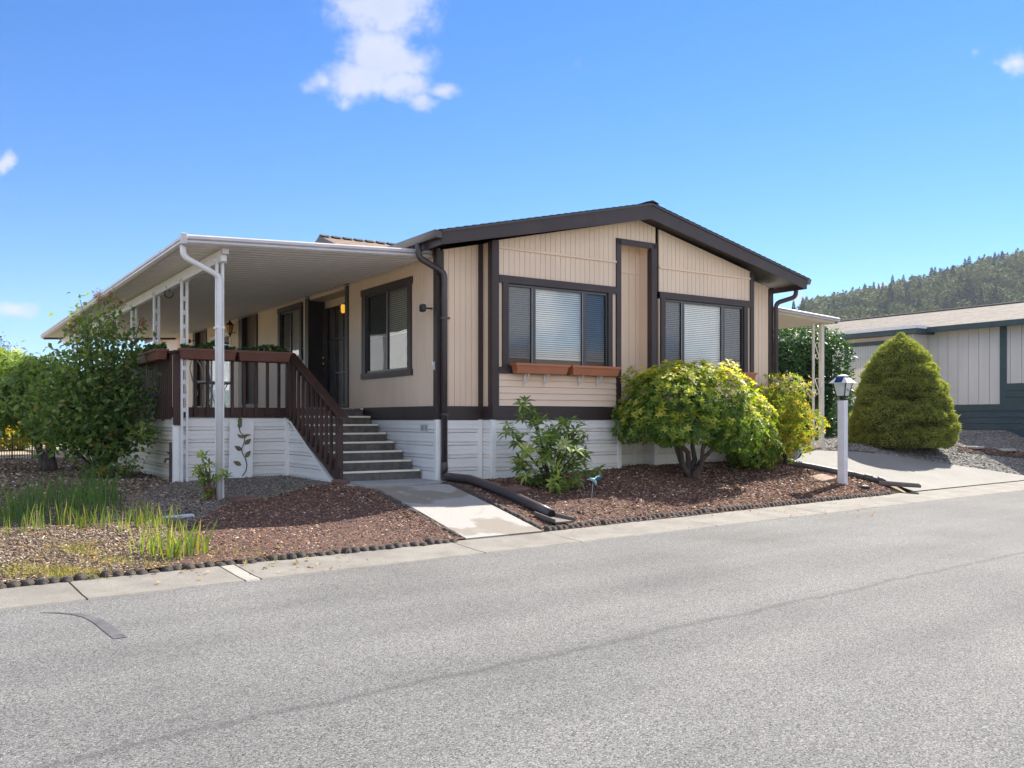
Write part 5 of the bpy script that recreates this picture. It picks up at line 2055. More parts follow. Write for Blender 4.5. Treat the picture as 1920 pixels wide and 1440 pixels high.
# --- rhododendron left of the lilac
b = at(92, 884)
ells = [ell(75, 730, 80, 62, .75), ell(30, 760, 70, 60, .7), ell(110, 780, 60, 56, .6), ell(20, 700, 50, 40, .6, .4)]
v, f, t = rhodo_crown(ells, (420, 320, 260, 200), .17, .045, 71, nl=8, inner=.4, zmin=-.85, yellow=.5)
tr = MB()
limbs(b, [W(75, 730), W(30, 760), W(110, 770), W(60, 790)], .09, tr, .1)
shrub('rhododendron', b, 'long leaved rhododendron with a thick trunk left of the lilac', 'shrub', [('crown', v, f, t, LEAF_SM)], BARK, tr)
b = at(-30, 874)
ells = [ell(-20, 740, 60, 70, .9), ell(15, 690, 36, 32, .7, .5)]
v, f, t = rhodo_crown(ells, (420, 130), .14, .045, 81, nl=7, zmin=-.9)
tr = MB()
limbs(b, [W(-20, 740), W(0, 720)], .06, tr)
shrub('rhododendron', b, 'dark rhododendron cut by the left edge of the picture', 'shrub', [('crown', v, f, t, LEAF_RH)], BARK, tr)
b = at(-6, 850)
tr = MB()
tw = [W(2, 640), W(-2, 660), W(10, 655), W(14, 675), W(25, 690), W(5, 690)]
limbs(b, tw, .014, tr, .1, r1=.004)
P = np.concatenate([np.array(p) + rng.normal(0, .13, (40, 3)) for p in tw])
v, f, t = whorls(P, unit(rng.normal(0, .6, P.shape) + [0, 0, .6]), 2, .06, .03, .8, .3, rng.random(len(P)) * .4)
shrub('young_tree', b, 'thin purple leaved sapling against the sky at the left edge', 'tree', [('foliage', v, f, t, tintmat('plum_leaf', [(0, (.03, .018, .035)), (1, (.07, .04, .06))], .5, .25))], BARKD, tr)
# background bushes and dry slope behind the fence
for (px, py, rx, rz_, dd_, lb) in ((20, 815, 60, 26, 27., 'pale sunlit bush behind the iron fence at the left edge'), (-60, 760, 80, 60, 30., 'round green bush behind the left rhododendrons'), (180, 780, 60, 40, 40., 'far green bush seen under the lilac stems')):
    c = np.array(atd(px, py, dd_))
    s_ = dd_ / F_PX
    b = Vector((c[0], c[1], gzf(c[0], c[1])))
    r_ = (rx * s_, rx * s_ * .8, max(rz_ * s_, (c[2] - b.z)))
    P, A, ff = shell_points(700, c, r_, .25, .5, -.95, int(px) + 500)
    P = P[P[:, 2] > b.z]
    v, f, t = whorls(P, unit(rng.normal(0, .7, P.shape) + [0, 0, .7]), 5, .14, .08, 1., .3, np.clip(rng.beta(2, 2, len(P)) + .2, 0, 1))
    tr = MB()
    limbs(b, [Vector(c), Vector(c) + Vector((.4, 0, .1)), Vector(c) - Vector((.4, 0, .1))], .04, tr)
    shrub('garden_bush', b, lb, 'shrub', [('crown', v, f, t, LEAF_NA if px == 20 else LEAF_LI)], BARKD, tr)


# --- iris clumps
def iris_mesh(n, h, spread, tb, seed):
    g = np.random.default_rng(seed)
    a = g.uniform(0, 6.28, n)
    r = g.random(n) ** .7 * spread
    B = np.stack([r * np.cos(a), r * np.sin(a), np.full(n, -.01)], 1)
    fan = g.uniform(0, 3.14)
    lean = g.normal(0, .24, n)
    hh = h * g.uniform(.35, 1.1, n)
    vs, fs, ts_ = [], [], []
    for i in range(n):
        w = g.uniform(.005, .0095)
        d = np.array([math.cos(fan), math.sin(fan), 0])
        o = len(vs)
        for q, (fz, fw) in enumerate(((0, .8), (.4, 1.), (.75, .75), (1, .05))):
            c = B[i] + np.array([0, 0, hh[i] * fz]) + d * lean[i] * hh[i] * fz ** 1.6 + np.array([g.normal(0, .004), g.normal(0, .004), 0])
            vs += [c - d * w * fw, c + d * w * fw]
        for q in range(3):
            fs.append((o + 2 * q, o + 2 * q + 1, o + 2 * q + 3, o + 2 * q + 2))
        tv = np.clip(tb + g.normal(0, .22), 0, 1)
        ts_ += [tv] * 8
    return fastmesh('blades', np.array(vs), np.array(fs), LEAF_IR, np.array(ts_))


IRT = [iris_mesh(22, .46, .18, .2, s_) for s_ in (1, 2, 3)]  # low tint: shade of the back row put into the blade colour
IRY = [iris_mesh(11, .34, .11, .55, s_) for s_ in (4, 5, 6)]  # yellower tint: sunlight put into the blade colour
tallpos = [(10, 985), (32, 970), (62, 978), (85, 962), (105, 980), (122, 960), (142, 972), (160, 958), (178, 972), (195, 950), (210, 962), (55, 950), (100, 945), (150, 948), (185, 940), (-15, 975)]
for i, (px, py) in enumerate(tallpos):
    o = link('iris_clump', IRT[i % 3], origin=at(px, py), rz=random.uniform(0, 6))
    tag(o, 'clump of tall dark green iris blades in the shaded back row', 'plant', 'tall iris clumps in the back row')
ypos = [(4, 1003), (45, 1003), (65, 992), (77, 995), (117, 985), (130, 988), (148, 995), (160, 990), (178, 985), (192, 990), (208, 985), (228, 998), (247, 985), (265, 990), (272, 978), (285, 985), (300, 990), (325, 985)]
for i, (px, py) in enumerate(ypos):
    o = link('iris_clump', IRY[i % 3], origin=at(px, py), rz=random.uniform(0, 6))
    s_ = random.uniform(.7, 1.05)
    o.scale = (s_, s_, s_)
    tag(o, 'slim sunlit yellow green iris shoots in the middle row', 'plant', 'sunlit iris shoots in the middle row')
for i, (px, py) in enumerate([(268, 1040), (285, 1045), (300, 1040), (315, 1050), (328, 1045), (340, 1050), (352, 1042), (372, 1040), (290, 1030), (335, 1035)]):
    o = link('iris_clump', IRY[i % 3], origin=at(px, py), rz=random.uniform(0, 6))
    s_ = random.uniform(.95, 1.2)
    o.scale = (s_, s_, s_)
    tag(o, 'bright yellow green iris clump close to the front edging', 'plant', 'bright iris clumps by the edging')
# dry weeds and grass (nobody could count them)
pts = []
for (px, py, rx, ry, n) in ((90, 1075, 60, 12, 110), (150, 1035, 50, 12, 90), (30, 1075, 30, 14, 70), (140, 1080, 60, 9, 150), (205, 1055, 50, 10, 60), (280, 1060, 70, 8, 40), (120, 1030, 90, 30, 60), (500, 1040, 200, 18, 60), (655, 895, 8, 3, 14)):
    for _ in range(n):
        pts.append(at(px + random.gauss(0, rx * .5), py + random.gauss(0, ry * .5)))
P = np.array([list(p) for p in pts])
n = len(P)
A = np.stack([rng.normal(0, .9, n), rng.normal(0, .9, n), rng.uniform(.25, .9, n)], 1)
v, f, t = whorls(P, A, 4, .085, .006, .7, .4, np.clip(rng.beta(1.2, 1.2, n), 0, 1), curl=.3)
tag(link('dry_weeds', fastmesh('dry_weeds', v, f, LEAF_GR, t)), kind='stuff')
# fallen leaves
pts = [at(random.uniform(1120, 1640), random.uniform(900, 972)) for _ in range(420)] + [at(random.uniform(20, 640), random.uniform(900, 1080)) for _ in range(480)] + [at(random.uniform(20, 900), random.uniform(1020, 1110)) for _ in range(14)] + [at(random.uniform(1000, 1500), random.uniform(975, 1000)) for _ in range(8)]
P = np.array([list(p) for p in pts]) + [0, 0, .022]
n = len(P)
A = unit(np.stack([rng.normal(0, 1, n), rng.normal(0, 1, n), rng.normal(0, .15, n)], 1))
v, f = leaf_arrays(P, A, unit(np.stack([rng.normal(0, .3, n), rng.normal(0, .3, n), np.ones(n)], 1)), rng.uniform(.03, .07, n), rng.uniform(.014, .03, n))
tag(link('fallen_leaves', fastmesh('fallen_leaves', v, f, LITTER, np.repeat(rng.random(n), 5))), kind='stuff')
# orange flowers under the lilac
b = at(188, 905)
root = empty('orange_flower', b, label='small orange red flowers under the lilac', cat='flower')
for (px, py) in ((187, 890), (196, 884), (195, 879), (184, 893)):
    c = np.array(atd(px, py, b.y))
    v, f, t = whorls(np.array([c]), np.array([[0, -.3, 1.]]), 6, .03, .024, .9, .2, rng.random(1))
    link('petals', fastmesh('petals', to_local(v, b), f, ORANGE, t), root)
    mb = MB()
    mb.tube([b, Vector(c)], .003, 5)
    build('stem', mb, LEAF_IR, parent=root)

# --- dwarf spruce cone
b = at(1708, 858)
b = Vector((b.x + .22, b.y + 1.0, 0))
b.z = gzf(b.x, b.y) - .02
s_ = b.y / F_PX
prof_c = [(858, 84), (840, 92), (810, 94), (785, 92), (760, 80), (740, 76), (715, 68), (690, 56), (665, 40), (645, 23), (632, 9), (624, 1)]
zs = np.array([HC + (HOR - py) * s_ for py, _ in prof_c])
rs = np.array([r for _, r in prof_c]) * s_ * .92
n = 62000
g = np.random.default_rng(5)
zz = g.uniform(b.z, zs[-1], n * 3)
rr = np.interp(zz, zs, rs)
keep = g.random(n * 3) < (rr / rs.max()) * .85 + .10
zz, rr = zz[keep][:n], rr[keep][:n]
n = len(zz)
th = g.uniform(0, 6.28, n)
# clumps: rounded sprays separated by dark clefts, set in uneven tiers
SPR = [(g.uniform(b.z, zs[-1], k_), g.uniform(0, 6.28, k_), r_, a_, fl_) for k_, r_, a_, fl_ in ((110, .26, .55, 2.2), (620, .085, .45, 1.5))]


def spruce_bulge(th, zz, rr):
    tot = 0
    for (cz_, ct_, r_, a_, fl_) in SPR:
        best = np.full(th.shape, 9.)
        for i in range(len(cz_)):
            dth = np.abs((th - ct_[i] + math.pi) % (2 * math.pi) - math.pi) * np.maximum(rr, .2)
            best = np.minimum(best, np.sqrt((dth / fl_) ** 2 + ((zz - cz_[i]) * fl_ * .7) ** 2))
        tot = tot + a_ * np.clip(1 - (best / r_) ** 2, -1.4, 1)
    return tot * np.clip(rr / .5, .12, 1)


def spruce_gap(th, zz):
    return np.exp(-(((zz - (b.z + 1.05)) / .07) ** 2)) * np.exp(-(((th - 4.65) / .35) ** 2)) + .7 * np.exp(-(((zz - (b.z + .5)) / .06) ** 2)) * np.exp(-(((th - 4.95) / .4) ** 2))


bulge = spruce_bulge(th, zz, rr)
gap = spruce_gap(th, zz)
rad = rr * (1 + .05 * np.sin(th * 3 + zz * 2)) + .15 * bulge - .045 * np.clip(rr / .5, .1, 1) - .34 * gap
rad = rad - np.where(g.random(n) < .3, g.random(n) * .12, 0) + np.where(g.random(n) < .08, g.random(n) * .05, 0)
P = np.stack([b.x + rad * np.cos(th), b.y + rad * np.sin(th), zz + .05 * bulge], 1)
A = unit(np.stack([np.cos(th), np.sin(th), np.full(n, .35)], 1) + g.normal(0, .55, (n, 3)))
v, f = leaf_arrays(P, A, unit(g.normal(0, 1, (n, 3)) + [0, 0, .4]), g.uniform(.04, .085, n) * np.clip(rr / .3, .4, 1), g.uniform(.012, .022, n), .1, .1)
t = np.repeat(np.clip(.38 + .10 * np.clip(bulge, -1, 1) + g.normal(0, .16, n), 0, 1), 5)  # shading put into the tint: needles darker in clefts, paler on bulges
root = empty('dwarf_spruce', b, label='dense cone shaped dwarf spruce behind the driveway', cat='tree')
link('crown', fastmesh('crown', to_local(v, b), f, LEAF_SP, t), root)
mb = MB()
mb.tube([b + Vector((0, 0, -.1)), b + Vector((0, 0, 1.2)), b + Vector((0, 0, 2.5))], [.12, .08, .02], 8)
build('trunk', mb, BARKD, parent=root)
# opaque heart of twigs
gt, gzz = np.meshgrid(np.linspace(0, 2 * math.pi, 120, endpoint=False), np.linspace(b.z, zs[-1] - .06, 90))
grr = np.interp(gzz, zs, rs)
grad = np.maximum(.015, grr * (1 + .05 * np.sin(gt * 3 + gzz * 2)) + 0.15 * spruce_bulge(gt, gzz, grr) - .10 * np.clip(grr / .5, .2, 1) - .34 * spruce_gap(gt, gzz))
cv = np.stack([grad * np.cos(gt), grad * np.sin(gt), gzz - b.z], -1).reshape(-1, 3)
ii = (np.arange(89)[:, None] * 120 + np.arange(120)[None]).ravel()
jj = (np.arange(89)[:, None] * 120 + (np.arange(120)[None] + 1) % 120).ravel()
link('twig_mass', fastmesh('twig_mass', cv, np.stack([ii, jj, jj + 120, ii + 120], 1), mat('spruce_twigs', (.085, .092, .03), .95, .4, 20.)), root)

# --- laurel hedge behind the carport
c0, c1 = onu(1452, 830, 9.6), None
hb0 = H(12.2, 3.6)
b = Vector((hb0.x, hb0.y, gzf(hb0.x, hb0.y)))
n = 9000
u_ = rng.uniform(10.2, 14.3, n)
v_ = rng.uniform(3.0, 4.8, n)
h_ = 3.72 - .22 * np.clip(u_ - 13, 0, 2) ** 2 + .08 * np.sin(u_ * 3)
side = rng.random(n)
z_ = rng.uniform(.6, 1, n) * 0 + rng.uniform(.85, h_)
z_ = np.where(side < .18, h_ + rng.normal(0, .06, n), z_)
v_ = np.where((side >= .18) & (side < .82), 3.0 + np.abs(rng.normal(0, .16, n)) + .10 * np.sin(u_ * 4 + z_ * 3), v_)
u_ = np.where(side >= .82, 14.2 + rng.normal(0, .1, n) - .35 * np.clip(z_ - 2.6, 0, 1), u_)
Pw = np.array([list(H(a, c, d)) for a, c, d in zip(u_, v_, z_)])
A = unit(rng.normal(0, .8, (n, 3)) + np.array(H(0, -1, 0) - H(0, 0, 0)) * .8 + [0, 0, .2])
v, f = leaf_arrays(Pw, A, unit(rng.normal(0, .6, (n, 3)) + [0, -.3, .9]), rng.uniform(.10, .16, n), rng.uniform(.04, .06, n))
root = empty('laurel_hedge', b, label='tall dark green laurel hedge behind the carport posts', cat='hedge')
link('foliage', fastmesh('foliage', to_local(v, b), f, LEAF_LA, np.repeat(rng.beta(2, 2.4, n), 5)), root)
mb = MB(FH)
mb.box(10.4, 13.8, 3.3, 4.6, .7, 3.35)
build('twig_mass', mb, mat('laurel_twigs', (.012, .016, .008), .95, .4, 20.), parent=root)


# ================================================================== THINGS ON THE GROUND
def paver(px, py, w, d, rot, m, label, h=.045):
    p = at(px, py)
    fr = Matrix.Translation(p) @ Matrix.Rotation(rot, 4, 'Z')
    n_ = Vector((gzf(p.x + .2, p.y) - gzf(p.x - .2, p.y), gzf(p.x, p.y + .2) - gzf(p.x, p.y - .2), 0)) / .4
    fr = Matrix.Translation(p) @ Matrix.Rotation(math.atan(n_.y), 4, 'X') @ Matrix.Rotation(rot, 4, 'Z')
    mb = MB(fr)
    mb.box(-w / 2, w / 2, -d / 2, d / 2, -.03, h)
    return build('stepping_paver', mb, m, origin=p, bevel=.008, label=label, cat='paver', group='square pavers lying in the beds')


paver(453, 940, .34, .30, .5, BRICK, 'red brown paver in the lava rock right of the first canopy post')
paver(966, 920, .34, .30, .55, BRICK, 'dark red paver in the shade near the brown drain pipe')
paver(1541, 899, .40, .34, .55, BRICKL, 'paler paver left of the lamp post')
# pale stone slab in the iris bed
p = at(332, 972)
mb = MB(Matrix.Translation(p) @ Matrix.Rotation(.55, 4, 'Z'))
mb.hexa([(-.2, -.05, -.02), (.2, -.06, -.02), (.19, .06, -.02), (-.17, .07, -.02), (-.19, -.045, .035), (.19, -.05, .045), (.18, .05, .045), (-.16, .06, .03)])
build('pale_stone', mb, mat('bluish_white_stone', (.52, .55, .60), .8, .1, 9., .4, 70), origin=p, bevel=.01, label='flat bluish white stone among the iris', cat='stone')
# hose bib stand pipe on the deck corner
mb = MB(FH)
g = H(DU - .09, DV0 + .05)
zb = gzf(g.x, g.y)
mb.tube([(DU - .07, DV0 + .06, zb - .05), (DU - .07, DV0 + .06, zb + .62)], .022, 8)
mb.tube([(DU - .07, DV0 + .06, zb + .36), (DU - .14, DV0 + .06, zb + .36), (DU - .16, DV0 + .06, zb + .30)], .018, 8)
mb.tube([(DU - .07, DV0 + .06, zb + .44), (DU - .12, DV0 + .02, zb + .46)], .02, 8)
build('standpipe', mb, mat('rusty_pipe', (.10, .06, .045), .8, .3, 20.), origin=Vector((g.x, g.y, zb)), label='rusty stand pipe with a tap at the deck corner', cat='pipe')

# hummingbird garden stake
p = at(1106, 953)
d_ = p.y
fr = Matrix.Translation(atd(1112, 900, d_)) @ Matrix.Rotation(.15, 4, 'Z') @ Matrix.Scale(.78, 4)
root = empty('hummingbird_stake', p, label='blue green hummingbird on a thin metal stake in the front bed', cat='garden stake')
top = atd(1112, 903, d_)
mb = MB()
mb.tube([p + Vector((0, 0, -.05)), p.lerp(top, .5) + Vector((.006, 0, 0)), top], .0045, 6)
build('stake', mb, mat('grey_rod', (.42, .42, .42), .4, metallic=.7), parent=root, smooth=True)
BT = mat('turquoise_enamel', (.10, .36, .36), .3, .25, 20., col2=(.32, .55, .58))
BB = mat('blue_enamel_wing', (.04, .18, .30), .3, .2, 20.)
mb = MB(fr)
mb.tube([(-.065, 0, .012), (-.045, 0, .018), (-.02, 0, .012), (.015, 0, .0), (.035, 0, -.025), (.05, 0, -.075), (.052, 0, -.10)], [.012, .026, .026, .034, .028, .016, .010], 10)
bd = build('body', mb, BT, parent=root, smooth=True)
mb = MB(fr)
mb.tube([(-.07, 0, .014), (-.115, -.01, .006)], [.006, .0025], 6)
build('beak', mb, mat('pale_beak', (.55, .45, .36), .5), parent=root)
for sg in (-1, 1):
    mb = MB(fr)
    mb.prism([(.02, sg * .02, .01), (.06, sg * .07, .055), (.13, sg * .10, .075), (.155, sg * .10, .065), (.11, sg * .06, .02), (.05, sg * .02, -.01)], (0, .004, 0))
    build('wing', mb, BB if sg < 0 else BT, parent=root)

# lamp post by the driveway with the house number
p = at(1580, 908)
d_ = p.y
post_a = R(42)
lp_ = empty('lamp_post', p, post_a, label='white square lamp post with solar lantern and house number 105', cat='lamp post')
fr = Matrix.Translation(p) @ Matrix.Rotation(post_a, 4, 'Z')
s_ = d_ / F_PX
hpost = (905 - 748) * s_
w_ = .066
mb = MB(fr)
mb.box(-w_, w_, -w_, w_, -.1, hpost)
build('post', mb, mat('white_painted_post', (.80, .79, .82), .5, .05, 4., .1, 60, dirt=.25, dirtcol=(.6, .57, .55)), parent=lp_, bevel=.006)
mb = MB(fr)
mb.lathe([(.045, 0), (.045, .075), (.06, .08)], (0, 0, hpost), 14)
build('collar', mb, PLASTB, parent=lp_)
zb, zt = hpost + .08, hpost + .31
b0, b1 = .076, .120
LGL = mat('frosted_lantern_panel', (.72, .76, .76), .35, .08, 6., 0, dirt=.3, dirtcol=(.62, .60, .50))
mb = MB(fr)
mb.hexa([(-b0, -b0, zb), (b0, -b0, zb), (b0, b0, zb), (-b0, b0, zb), (-b1, -b1, zt), (b1, -b1, zt), (b1, b1, zt), (-b1, b1, zt)])
lan = build('lantern', mb, LGL, parent=lp_)
mb = MB(fr)
for sx in (-1, 1):
    for sy in (-1, 1):
        mb.tube([(sx * b0, sy * b0, zb), (sx * b1, sy * b1, zt)], .011, 4)
mb.box(-b0 - .008, b0 + .008, -b0 - .008, b0 + .008, zb - .012, zb + .004)
build('lantern_frame', mb, PLASTB, parent=lp_)
mb = MB(fr)
h1 = .178
mb.hexa([(-h1, -h1, zt), (h1, -h1, zt), (h1, h1, zt), (-h1, h1, zt), (-.09, -.09, zt + .10), (.09, -.09, zt + .10), (.09, .09, zt + .10), (-.09, .09, zt + .10)])
cap = build('lantern_roof', mb, mat('white_lantern_roof', (.80, .79, .78), .35, .04, 6.), parent=lp_)
mb = MB(fr)
mb.box(-.075, .075, -.075, .075, zt + .095, zt + .12)
build('roof_vent', mb, PLASTB, parent=lp_)
mb = MB(fr)
mb.lathe([(.10, 0), (.10, .01), (.04, .035), (.0, .04)], (0, 0, zt + .12), 12)
build('finial', mb, mat('white_lantern_roof', (.8, .79, .78), .35), parent=lp_)
# solar cell on the street-side roof slope
sl = math.atan2(.10, h1 - .09)
mb = MB(fr @ Matrix.Rotation(R(-90), 4, 'Z') @ Matrix.Translation((-.0, -(h1 + .09) / 2, zt + .05)) @ Matrix.Rotation(sl, 4, 'X'))
mb.box(-.07, .07, -.055, .055, .002, .010)
build('solar_cell', mb, SOLAR, parent=cap)
# house number set as a falling diagonal on the driveway-side pane
sl2 = math.atan2(b1 - b0, zt - zb)
face = fr @ Matrix.Translation((b0 + (b1 - b0) * .5, 0, (zb + zt) / 2)) @ Matrix.Rotation(R(90), 4, 'Z') @ Matrix.Rotation(R(90) - sl2, 4, 'X')
face2 = fr @ Matrix.Translation((0, -(b0 + (b1 - b0) * .5), (zb + zt) / 2)) @ Matrix.Rotation(R(90) - sl2, 4, 'X')
for ch, dx, dy in (('1', -.055, .045), ('0', -.012, .0), ('5', .035, -.05)):
    cu = bpy.data.curves.new('digit', 'FONT')
    cu.body = ch
    cu.size = .085
    cu.extrude = .002
    cu.align_x = 'CENTER'
    cu.align_y = 'CENTER'
    tmp = bpy.data.objects.new('tmp', cu)
    COL.objects.link(tmp)
    me = bpy.data.meshes.new_from_object(tmp)
    bpy.data.objects.remove(tmp)
    me.transform((Matrix.Translation(p) @ Matrix.Rotation(post_a, 4, 'Z')).inverted() @ face2 @ Matrix.Translation((dx, dy, .006)))
    me.materials.clear()
    me.materials.append(BLACKM)
    link('digit', me, lan)

# black solar puck light
p = at(1622, 917)
mb = MB()
mb.lathe([(.085, -.03), (.085, .045), (.078, .055), (.05, .058)], p, 20)
pk = build('path_light', mb, PLASTB, origin=p, smooth=False, label='round black path light by the front edging near the lamp post', cat='path light')
mb = MB()
mb.lathe([(.05, .056), (.048, .064)], p, 16)
build('lens', mb, FLESHP, parent=pk)

# corrugated drain pipe along the driveway
pp = [at(1472, 872), at(1520, 880), at(1560, 888), at(1600, 895), at(1635, 904), at(1660, 909)]
mb = MB()
pts, rad = [], []
for i in range(len(pp) - 1):
    for k in range(28):
        q = pp[i].lerp(pp[i + 1], k / 28)
        j = i * 28 + k
        rr_ = .066
        if j < 84:
            rr_ = .064
        elif j % 3 == 0:
            rr_ = .058
        if 100 < j < 112 or 122 < j < 134:
            rr_ += .018
        pts.append(q + Vector((0, 0, .05)))
        rad.append(rr_)
mb.tube(pts, rad, 12)
dp = build('drain_pipe', mb, PIPE, origin=pp[-1], smooth=True, label='black corrugated drain pipe lying between the bed and the driveway', cat='pipe')
e_ = pts[-1]
dd_ = (pts[-1] - pts[-2]).normalized()
mb = MB()
mb.tube([e_ - dd_ * .02, e_ + dd_ * .004], [.05, .05], 12)
build('pipe_mouth', mb, BLACKM, parent=dp)


# wedge shaped splash blocks at the pipe ends
def splash(px, py, ang, label, L_=.75):
    p = at(px, py)
    fr = Matrix.Translation(p + Vector((0, 0, .012))) @ Matrix.Rotation(ang, 4, 'Z')
    root = empty('splash_block', p, label=label, cat='splash block')
    mb = MB(fr)
    mb.hexa([(0, -.09, -.03), (L_, -.15, -.05), (L_, .15, -.05), (0, .09, -.03), (0, -.09, .0), (L_, -.15, -.03), (L_, .15, -.03), (0, .09, .0)])
    build('tray', mb, mat('grey_brown_plastic', (.16, .13, .115), .7, .15, 8.), parent=root)
    for sg in (-1, 1):
        mb = MB(fr)
        mb.hexa([(0, sg * .09, 0), (L_, sg * .15, -.035), (L_, sg * .165, -.035), (0, sg * .105, 0), (0, sg * .09, .055), (L_, sg * .15, .005), (L_, sg * .165, .005), (0, sg * .105, .055)])
        build('side_wall', mb, mat('grey_brown_plastic', (.16, .13, .115), .7), parent=root)


q0, q1 = at(1012, 965), at(1058, 985)
splash(1014, 968, math.atan2(q1.y - q0.y, q1.x - q0.x), 'brown splash block under the end of the long brown drain pipe', .5)
q0, q1 = at(1645, 907), at(1695, 920)
splash(1648, 908, math.atan2(q1.y - q0.y, q1.x - q0.x), 'splash block at the mouth of the corrugated drain pipe', .7)

# blue and white hose reel half hidden by the nandina
p = at(1490, 866)
fr = Matrix.Translation(p + Vector((0, 0, .17))) @ Matrix.Rotation(.9, 4, 'Z')
root = empty('hose_reel', p, label='blue and white reel half hidden behind the nandina', cat='hose reel')
for x_ in (-.07, .05):
    mb = MB(fr)
    mb.tube([(x_, 0, 0), (x_ + .02, 0, 0)], .115, 18)
    build('disc', mb, BLUEP if x_ > 0 else mat('white_reel', (.8, .8, .82), .5), parent=root)
mb = MB(fr)
mb.tube([(-.05, 0, 0), (.05, 0, 0)], .07, 14)
build('drum', mb, mat('white_reel', (.8, .8, .82), .5), parent=root)
mb = MB(fr)
mb.tube([(0, 0, -.06), (0, .01, -.20)], .012, 6)
build('foot', mb, FLESHP, parent=root)

# ================================================================== IRON FENCE at the left
fa, fb = at(-60, 868), at(100, 858)
root = empty('iron_fence', (fa + fb) / 2, label='low black iron picket fence behind the left bed', cat='fence')
nP = 34
for i in range(nP):
    q = fa.lerp(fb, i / (nP - 1))
    q.z = gzf(q.x, q.y)
    tall_ = i % 2 == 0
    thick = i % 8 == 0
    mb = MB()
    hh = .62 if thick else (.58 if tall_ else .26)
    mb.tube([q + Vector((0, 0, -.05)), q + Vector((0, 0, hh))], .016 if thick else .007, 5)
    mb.tube([q + Vector((0, 0, hh)), q + Vector((0, 0, hh + .04))], [.012, .001], 5)
    build('fence_post' if thick else 'picket', mb, BLACKM, parent=root)
for z_ in (.10, .24, .54):
    mb = MB()
    mb.tube([fa + Vector((0, 0, z_)), fb + Vector((0, 0, z_))], .007, 4)
    build('fence_rail', mb, BLACKM, parent=root)

# ================================================================== CARPORT AWNING at the right
CU0, CU1, CB0, CB1 = 7.52, 9.58, .02, 9.0
cp = empty('carport_awning', H(9.3, .3, .72), AH, label='white ribbed carport awning on ornamental posts right of the home', cat='awning')


def cpz(u):
    return 3.55 - (u - CU0) * (.11 / 2.06)


prof = []
for k in range(3):
    o = k * .1
    prof += [(o, 0), (o + .055, 0), (o + .062, -.035), (o + .090, -.035), (o + .097, 0)]
prof.append((.299, 0))
nn_ = len(prof) + 2
ms = MB(FH)
vs = []
for (dv, dz) in prof + [(.299, .04), (0, .04)]:
    vs += [(CU0, CB0 + dv, cpz(CU0) + dz), (CU1, CB0 + dv, cpz(CU1) + dz)]
ms.add(vs, [(2 * i, 2 * i + 1, 2 * ((i + 1) % nn_) + 1, 2 * ((i + 1) % nn_)) for i in range(nn_)] + [tuple(range(0, 2 * nn_, 2)), tuple(range(1, 2 * nn_, 2))])
pn = build('roof_pan', ms, mat('cream_pan', (.78, .74, .64), .5, .05, 2.), parent=cp)
for k in range(1, 29):
    o = link('roof_pan', pn.data, cp)
    o.location = (0, .3 * k, 0)
mb = MB(FH)
pr2 = [(CB0 - a * .8, b_ * .7 - .01) for a, b_ in roll_profile()]
mb.add([(CU0, v_, cpz(CU0) + b_) for v_, b_ in pr2] + [(CU1 + .02, v_, cpz(CU1) + b_) for v_, b_ in pr2], [tuple(range(9)), tuple(range(9, 18))] + [(i, (i + 1) % 9, 9 + (i + 1) % 9, 9 + i) for i in range(9)])
build('front_fascia', mb, MOULD, parent=cp)
hb('outer_edge', mat('brown_edge', (.16, .11, .09), .6), cp, (CU1 + .001, CU1 + .012, CB0, CB1 - .3, cpz(CU1) - .035, cpz(CU1) + .045))
for j, vv in enumerate((.28, 4.6)):
    uu = 9.40
    g = H(uu, vv)
    zb, zt = gzf(g.x, g.y) - .03, cpz(uu) - .035
    po = hb('post', CREAMPOST, cp, (uu - .045, uu + .045, vv - .04, vv + .04, zb, zt), bevel=.005)
    hb('slim_upright', CREAMPOST, po, (uu - .29, uu - .245, vv - .02, vv + .02, zb, zt), bevel=.004)
    for zc in (zb + .55, zb + 1.35, zb + 2.1):
        mb = MB(FH)
        c_ = uu - .145
        S = []
        for a in np.linspace(-1.2, 3.9, 12):
            r_ = .05 * (1 - .35 * (3.9 - a) / 5.1 * 0)
            S.append((c_ - .02 + r_ * math.cos(a + 3.0) * 1.0, vv, zc + .13 + r_ * math.sin(a + 3.0)))
        up = [(c_ + .085 * math.sin(q_) * (1 - .0), vv, zc + .17 * math.cos(q_ / 1.0)) for q_ in np.linspace(-.2, 3.34, 10)]
        # S scroll: hook, slanting bar, opposite hook
        P1 = [(c_ + .055 * math.cos(a), vv, zc + .115 + .05 * math.sin(a)) for a in np.linspace(-2.2, 3.3, 14)][::-1]
        P1 = [(c_ + .055 * math.cos(a), vv, zc + .12 + .05 * math.sin(a)) for a in np.linspace(-1.0, 3.6, 12)]
        P2 = [(2 * c_ - x_, vv, 2 * zc - z_) for x_, _, z_ in P1[::-1]]
        mb.tube(P1 + P2, .011, 6)
        build('scroll', mb, CREAMPOST, parent=po, smooth=True)

